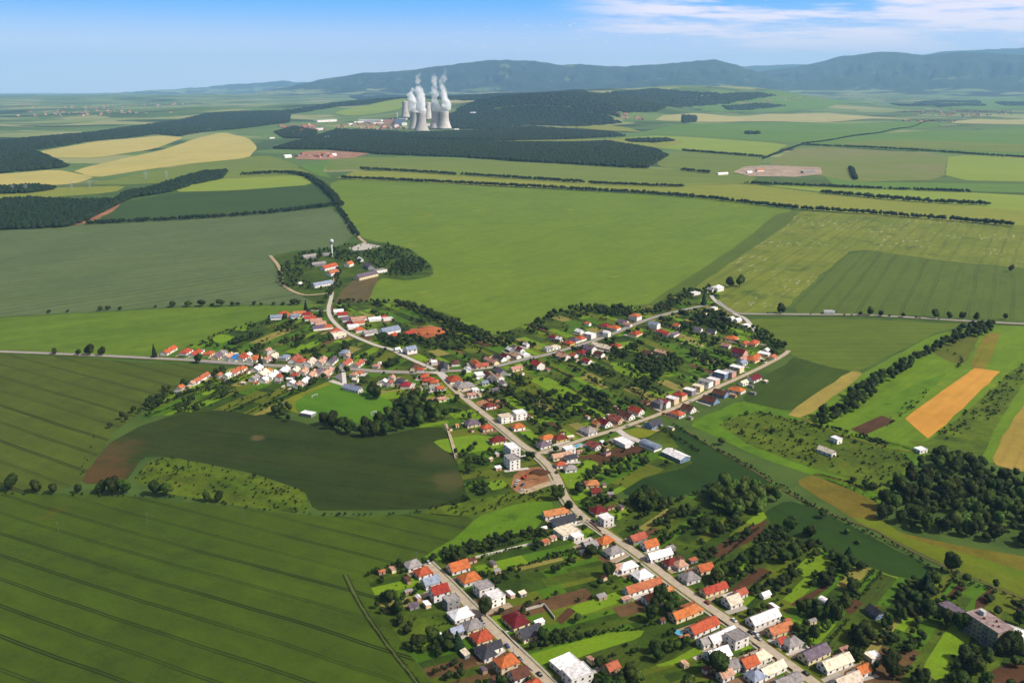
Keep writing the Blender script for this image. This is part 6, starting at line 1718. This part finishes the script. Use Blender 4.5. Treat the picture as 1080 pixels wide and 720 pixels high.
# --- far woods
def far_wood(px, label, spacing=None, h=14):
    P = Gs(px)
    d = np.hypot(*P.mean(0)); s = spacing or max(9, d / 330)
    pts = scatter_poly(P, s, vs, .4)
    n = len(pts)
    rs = np.random.RandomState(n)
    o = mass('woods', pts[:, 0], pts[:, 1], s * rs.uniform(.55, .85, n), h * rs.uniform(.75, 1.2, n), LOD_FAR, mLeafFar, 9)
    o['kind'] = 'stuff'
    return n
NW = 0
for px, sp in (
    ([(288, 157), (318, 149), (340, 142), (362, 140), (400, 146), (450, 149), (540, 151), (600, 152), (640, 150), (690, 158), (704, 165), (682, 178), (640, 176), (560, 171), (480, 166), (400, 163), (345, 158), (310, 158)], None),
    ([(338, 143), (355, 137.5), (400, 138.5), (430, 141), (480, 139), (520, 138), (560, 134), (600, 137), (640, 140), (660, 144), (600, 147), (520, 149), (440, 147), (380, 146)], None),
    ([(478, 136), (486, 128), (500, 121), (530, 114), (560, 112), (600, 114), (640, 122), (655, 130), (610, 134), (560, 132), (520, 137)], 24),
    ([(290, 118), (330, 113), (365, 108), (400, 104), (430, 101), (430, 103.5), (400, 108), (365, 112), (330, 117), (300, 121)], 34),
    ([(600, 103), (640, 98), (700, 95.5), (760, 99), (790, 104), (770, 110), (720, 113), (690, 119), (655, 119), (640, 112)], 44),
    ([(474, 133), (474, 121), (488, 116), (522, 113), (512, 130), (490, 136.5)], 22),
    ([(480, 117), (500, 108), (540, 103), (590, 103), (625, 108), (650, 116), (655, 124), (640, 121), (600, 113), (560, 111), (520, 114)], 30),
    ([(365, 99), (420, 97), (470, 97), (520, 97.5), (570, 99), (610, 102), (590, 103), (540, 103), (500, 106.5), (470, 105), (420, 104), (370, 103)], 40),
    ([(620, 104), (660, 97), (690, 94), (715, 96), (722, 101), (700, 108), (680, 112), (655, 117), (640, 112)], 34),
    ([(-60, 170), (0, 150), (60, 144), (150, 133), (215, 121), (290, 117.5), (306, 122), (304, 130), (270, 134), (235, 137.5), (212, 140), (190, 144), (165, 142), (100, 149), (35, 159), (72, 176), (60, 178), (0, 183), (-60, 183)], None),
    ([(-60, 215), (0, 213), (30, 211), (80, 214), (122, 213), (130, 206), (160, 200), (190, 189.5), (215, 183), (240, 181), (234, 189), (205, 195), (180, 203), (140, 209), (123, 217), (95, 232), (70, 240), (0, 243), (-60, 246)], None),
    ([(310, 134), (335, 139), (330, 146), (300, 146), (290, 140)], 16),
    ([(0, 199), (40, 197), (60, 200), (30, 204), (0, 205)], None),
    ([(760, 112), (800, 109), (830, 112), (800, 116), (770, 117)], 34), ([(965, 108), (1030, 106), (1040, 112), (990, 114)], 34), ([(940, 110), (990, 108), (985, 112), (950, 112)], 34),
    ([(720, 122), (735, 123), (733, 129), (720, 130)], 24), ([(1050, 108), (1160, 106), (1160, 113), (1060, 112)], 34), ([(740, 103), (800, 98), (820, 101), (790, 106), (750, 109)], 34),
    ([(786, 140), (800, 140), (801, 142), (787, 142)], 20), ([(660, 148), (700, 147), (712, 149), (690, 151), (664, 150)], 20),
    ([(455, 98), (500, 96), (620, 98), (610, 100), (560, 99)], 40)):
    NW += far_wood(px, None, sp)
print('far wood crowns', NW, 'trees', len(TREES), 'shrubs', len(SHRUB))
# ================================================================== vehicles, poles, machines
mTyre = plain('tyre', C(30, 30, 32), rough=.8)
CARC = {'white': C(236, 236, 236), 'silver': C(176, 180, 186), 'dark': C(40, 42, 50), 'red': C(170, 34, 30), 'blue': C(44, 70, 140), 'black': C(24, 24, 28)}
CARM = {k: plain('car_paint_' + k, c, c, rough=.3, spec=.5, obj=False) for k, c in CARC.items()}
def car_meshes():
    b = MB()
    prof = [(-2.1, .35), (2.1, .35), (2.15, .75), (1.2, .95), (-1.95, .98), (-2.15, .8)]
    b.prism([(x, -.85, z) for x, z in prof][::-1], [(x, .85, z) for x, z in prof][::-1])
    cab = [(-1.7, .96), (1.0, .94), (.35, 1.45), (-1.3, 1.47)]
    w = MB(); w.prism([(x, -.74, z) for x, z in cab][::-1], [(x, .74, z) for x, z in cab][::-1])
    r = MB(); r.box(-1.25, .3, -.72, .72, 1.47, 1.52)
    wh = MB(); wh.tube((0, -.1, 0), (0, .1, 0), .33, n=14)
    out = []
    for nm, m in (('body', b), ('window', w), ('roof_panel', r), ('wheel', wh)):
        me = bpy.data.meshes.new(nm); me.from_pydata(m.v, [], m.f); me.update(); out.append(me)
    return out
_cb, _cw, _cr, _cwh = car_meshes()
_cw.materials.append(mGlass); _cwh.materials.append(mTyre)
CB = {}
for k, m in CARM.items():
    a, c = _cb.copy(), _cr.copy(); a.materials.append(m); c.materials.append(m); CB[k] = (a, c)
def car(px, py, ang, col, label):
    x, y = G(px, py)
    root = empty('parked_car', (x, y, float(gz(x, y)) + float(lift(x, y, 8)) + .02), ang)
    for me, nm in ((CB[col][0], 'body'), (_cw, 'window'), (CB[col][1], 'roof_panel')):
        o = bpy.data.objects.new(nm, me); COL.objects.link(o); o.parent = root
    for sx in (-1.35, 1.35):
        for sy in (-.8, .8):
            o = bpy.data.objects.new('wheel', _cwh); COL.objects.link(o); o.parent = root; o.location = (sx, sy, .33)
    tag(root, label, 'car', 'cars along the village streets')
def sang(st, px, py):
    x, y = G(px, py); i, t, d = nearest(st, x, y); return math.atan2(t[1], t[0])
for px, py, st, col, lab in (
    (625, 550.5, 'main', 'dark', 'dark car driving on the main street above the white driveway'),
    (746, 636.5, 'main', 'red', 'red car at the kerb of the main street'),
    (792, 668, 'main', 'dark', 'dark car on the main street below the long white-roofed house'),
    (797, 669, 'main', 'white', 'white car beside the dark one below the long white-roofed house'),
    (850, 711, 'main', 'black', 'black car near the lower end of the main street'),
    (800, 674, 'main', 'silver', 'silver car at the kerb just below the white and dark cars'),
    (774, 655, 'main', 'white', 'white car parked by the upper kerb halfway down the main street'),
    (587, 499, 'main', 'dark', 'dark car at the bend beside the building site'),
    (507, 655, 'lane', 'black', 'black car parked before the pale hipped lane house'),
    (510, 659, 'lane', 'silver', 'silver car parked behind the black one on the lower lane'),
    (535, 682, 'lane', 'blue', 'blue car parked by the charcoal-roofed lane house'),
    (548, 696, 'lane', 'dark', 'dark car beside the orange hipped house on the lower lane'),
    (569, 712, 'lane', 'black', 'black car at the lowest visible stretch of the lower lane'),
    (452, 594, 'lane', 'white', 'white car at the top end of the lower lane'),
    (434, 393.5, 'west', 'dark', 'dark car on the west road left of the crossroads'),
    (645, 457, 'side', 'dark', 'dark car parked at the lower kerb of barn street'),
    (662, 450, 'side', 'silver', 'silver car on barn street above the pale yard'),
    (700, 437, 'side', 'red', 'red car before the orange hipped house on barn street'),
    (729, 424, 'side', 'white', 'white car before the brown gabled house on barn street'),
    (560, 379, 'top', 'white', 'white car on the upper street near the red gabled house'),
    (645, 354, 'top', 'silver', 'silver car on the upper street by the orange hipped house'),
    (505, 435, 'main', 'white', 'white car by the upper part of the main street')):
    x = sang(st, px, py)
    car(px, py, x, col, lab)
for i, (px, py, a, col, lab) in enumerate(((546, 508, .4, 'white', 'white vehicle nearest the brown earth on the building site'), (551, 512, 1.1, 'blue', 'blue vehicle on the building site'), (544, 512, .9, 'silver', 'silver vehicle at the left of the building site'), (551, 518, .2, 'white', 'long white vehicle by the hedge below the building site'))):
    car(px, py, a, col, lab)
def truck():
    x, y = G(875, 331.2); a = sang('top', 875, 331)
    A, B = G(850, 332), G(900, 332); a = math.atan2(B[1] - A[1], B[0] - A[0])
    root = empty('truck', (x, y, float(gz(x, y)) + float(lift(x, y, 8))), a)
    m = MB(); m.box(-9, 3.8, -1.5, 1.5, 1.1, 4.6); m.build('trailer', CARM['white'], root)
    m = MB(); m.box(4.1, 6.6, -1.45, 1.45, .7, 3.9); c = m.build('cab', CARM['white'], root)
    m = MB(); m.box(6.605, 6.64, -1.2, 1.2, 2.3, 3.5); m.build('window', mGlass, c)
    for wx in (-7.5, -6, 2, 5.3):
        for s in (-1.2, 1.2):
            w = MB(); w.tube((wx, s - .2, .6), (wx, s + .2, .6), .6, n=12); w.build('wheel', mTyre, root)
    tag(root, 'white articulated truck on the far right road', 'truck')
truck()
def excavator():
    x, y = G(553, 505); root = empty('excavator', (x, y, float(gz(x, y)) + .3), .8)
    mo = plain('machine_orange', C(214, 84, 40), rough=.5, obj=False)
    m = MB(); m.box(-1.9, 1.9, -1.5, -.9, 0, .9); m.build('track', mTyre, root)
    m = MB(); m.box(-1.9, 1.9, .9, 1.5, 0, .9); m.build('track', mTyre, root)
    m = MB(); m.box(-1.9, 1.4, -1.3, 1.3, .95, 2.3); m.build('body', mo, root)
    m = MB(); m.box(.1, 1.5, -1.3, -.2, 2.3, 3.3); m.build('cab', mGlass, root)
    m = MB(); m.tube((1.3, .4, 1.8), (3.8, .4, 4.6), .35); m.tube((3.8, .4, 4.6), (5.8, .4, 1.8), .28); m.build('arm', mo, root)
    m = MB(); m.box(5.3, 6.3, -.2, 1.0, .6, 1.7); m.build('bucket', mTyre, root)
    tag(root, 'orange excavator on the brown building site at the bend', 'excavator')
excavator()
def heap(px, py, r, h, mat, label):
    x, y = G(px, py)
    V, F = I2; rs = np.random.RandomState(int(px))
    V = V * (1 + rs.randn(len(V), 1) * .1); V = V * [r, r * .7, h]; V[:, 2] = np.maximum(V[:, 2], -.3)
    o = mesh_obj('earth_heap', V, [tuple(f) for f in F], mat, loc=(x, y, float(gz(x, y))))
    tag(o, label, 'earth heap')
heap(569, 499, 9, 2.6, mSoil, 'dark brown spoil heap on the building site')
heap(561, 504, 9, 1.8, mSoilR, 'pale brown spoil heap beside the excavator')
heap(447, 350, 20, 4.5, mEarthO, 'left lobe of the orange earth heap behind the school')
heap(458, 349, 22, 5, mEarthO, 'broad orange earth heap behind the school, right lobe')
heap(516, 430, 8, 1.2, mSoilR, 'low soil heap beside the new dark red hipped house')
heap(964, 648, 6, 1.6, mSoil, 'brown heap in the allotments left of the beige wing')
mPole = plain('pole_concrete', C(132, 126, 116), rough=.9)
def pole(px, py, h, label, group, arms=1):
    x, y = G(px, py); root = empty('utility_pole', (x, y, float(gz(x, y))))
    m = MB(); m.tube((0, 0, 0), (0, 0, h), .14, .09, 8); m.build('shaft', mPole, root)
    for k in range(arms):
        m = MB(); m.box(-1.1, 1.1, -.08, .08, h - .5 - k, h - .35 - k); m.build('crossarm', mPole, root)
    tag(root, label, 'utility pole', group)
for px, py, lab in ((62, 563, 'leftmost pole standing in the near tramlined field'), (156, 553, 'middle pole standing in the near tramlined field'), (257, 549, 'right pole standing in the near tramlined field'), (440, 596, 'pole at the top corner of the lower lane gardens')):
    pole(px, py, 10, lab, 'poles in the field', 2)
for st, off, step in (('main', 5.0, 46), ('lane', -4.4, 40), ('side', 4.6, 48)):
    P = SW[st]
    k = 0
    for i in range(8, len(P) - 12, step // 4):
        t = P[i + 1] - P[i - 1]; t /= np.linalg.norm(t); q = P[i] + np.array([-t[1], t[0]]) * off
        px, py = topix(q[0], q[1], 0)
        if not (0 < px < 1080 and 380 < py < 715): continue
        x, y = q
        root = empty('street_lamp', (x, y, float(gz(x, y))), math.atan2(-t[0] * np.sign(off), t[1] * np.sign(off)))
        m = MB(); m.tube((0, 0, 0), (0, 0, 8), .14, .09, 8); m.build('pole', mPole, root)
        m = MB(); m.tube((0, 0, 7.9), (-1.6 * 1, 0, 8.3), .06, n=6); m.box(-2.2, -1.4, -.15, .15, 8.2, 8.4); m.build('lamp_head', mFrame, root)
        k += 1
        nm = STREETS[st][1]
        tag(root, '%s street lamp from the %s along the %s' % (ORD[min(k, 20)], FROM[st], nm), 'street lamp', 'street lamps of the ' + nm)
mLat = plain('lattice_steel', C(200, 204, 206), rough=.6)
def pylon(px, py, h, label):
    x, y = G(px, py); root = empty('power_pylon', (x, y, float(gz(x, y))), .5)
    m = MB(); b = 3.2
    for sx, sy in ((1, 1), (1, -1), (-1, 1), (-1, -1)): m.tube((sx * b, sy * b, 0), (sx * .5, sy * .5, h), .35, .25, 4)
    for z in range(4):
        z0, z1 = h * z / 4, h * (z + 1) / 4
        k0 = b - (b - .5) * z / 4; k1 = b - (b - .5) * (z + 1) / 4
        for s in (1, -1):
            m.tube((-k0, s * k0, z0), (k1, s * k1, z1), .18, n=4); m.tube((s * k0, k0, z0), (s * k1, -k1, z1), .18, n=4)
    m.build('mast', mLat, root)
    for z, w in ((h * .72, 7), (h * .86, 6)):
        m = MB(); m.tube((-w, 0, z), (w, 0, z), .3, n=4); m.tube((-w, 0, z), (0, 0, z + 2.2), .18, n=4); m.tube((w, 0, z), (0, 0, z + 2.2), .18, n=4); m.build('crossarm', mLat, root)
    tag(root, label, 'pylon', 'pylons on the far left plain')
for px, py, lab in ((14, 203.5, 'leftmost lattice pylon on the far left plain'), (28, 203.5, 'second lattice pylon from the left on the far plain'), (76, 199.5, 'third lattice pylon from the left, before the yellow field'), (95, 199, 'fourth lattice pylon from the left, before the yellow field'), (154, 189, 'lone lattice pylon on the green strip by the yellow field'), (176, 188, 'lattice pylon furthest right on the green strip')):
    pylon(px, py, 26, lab)
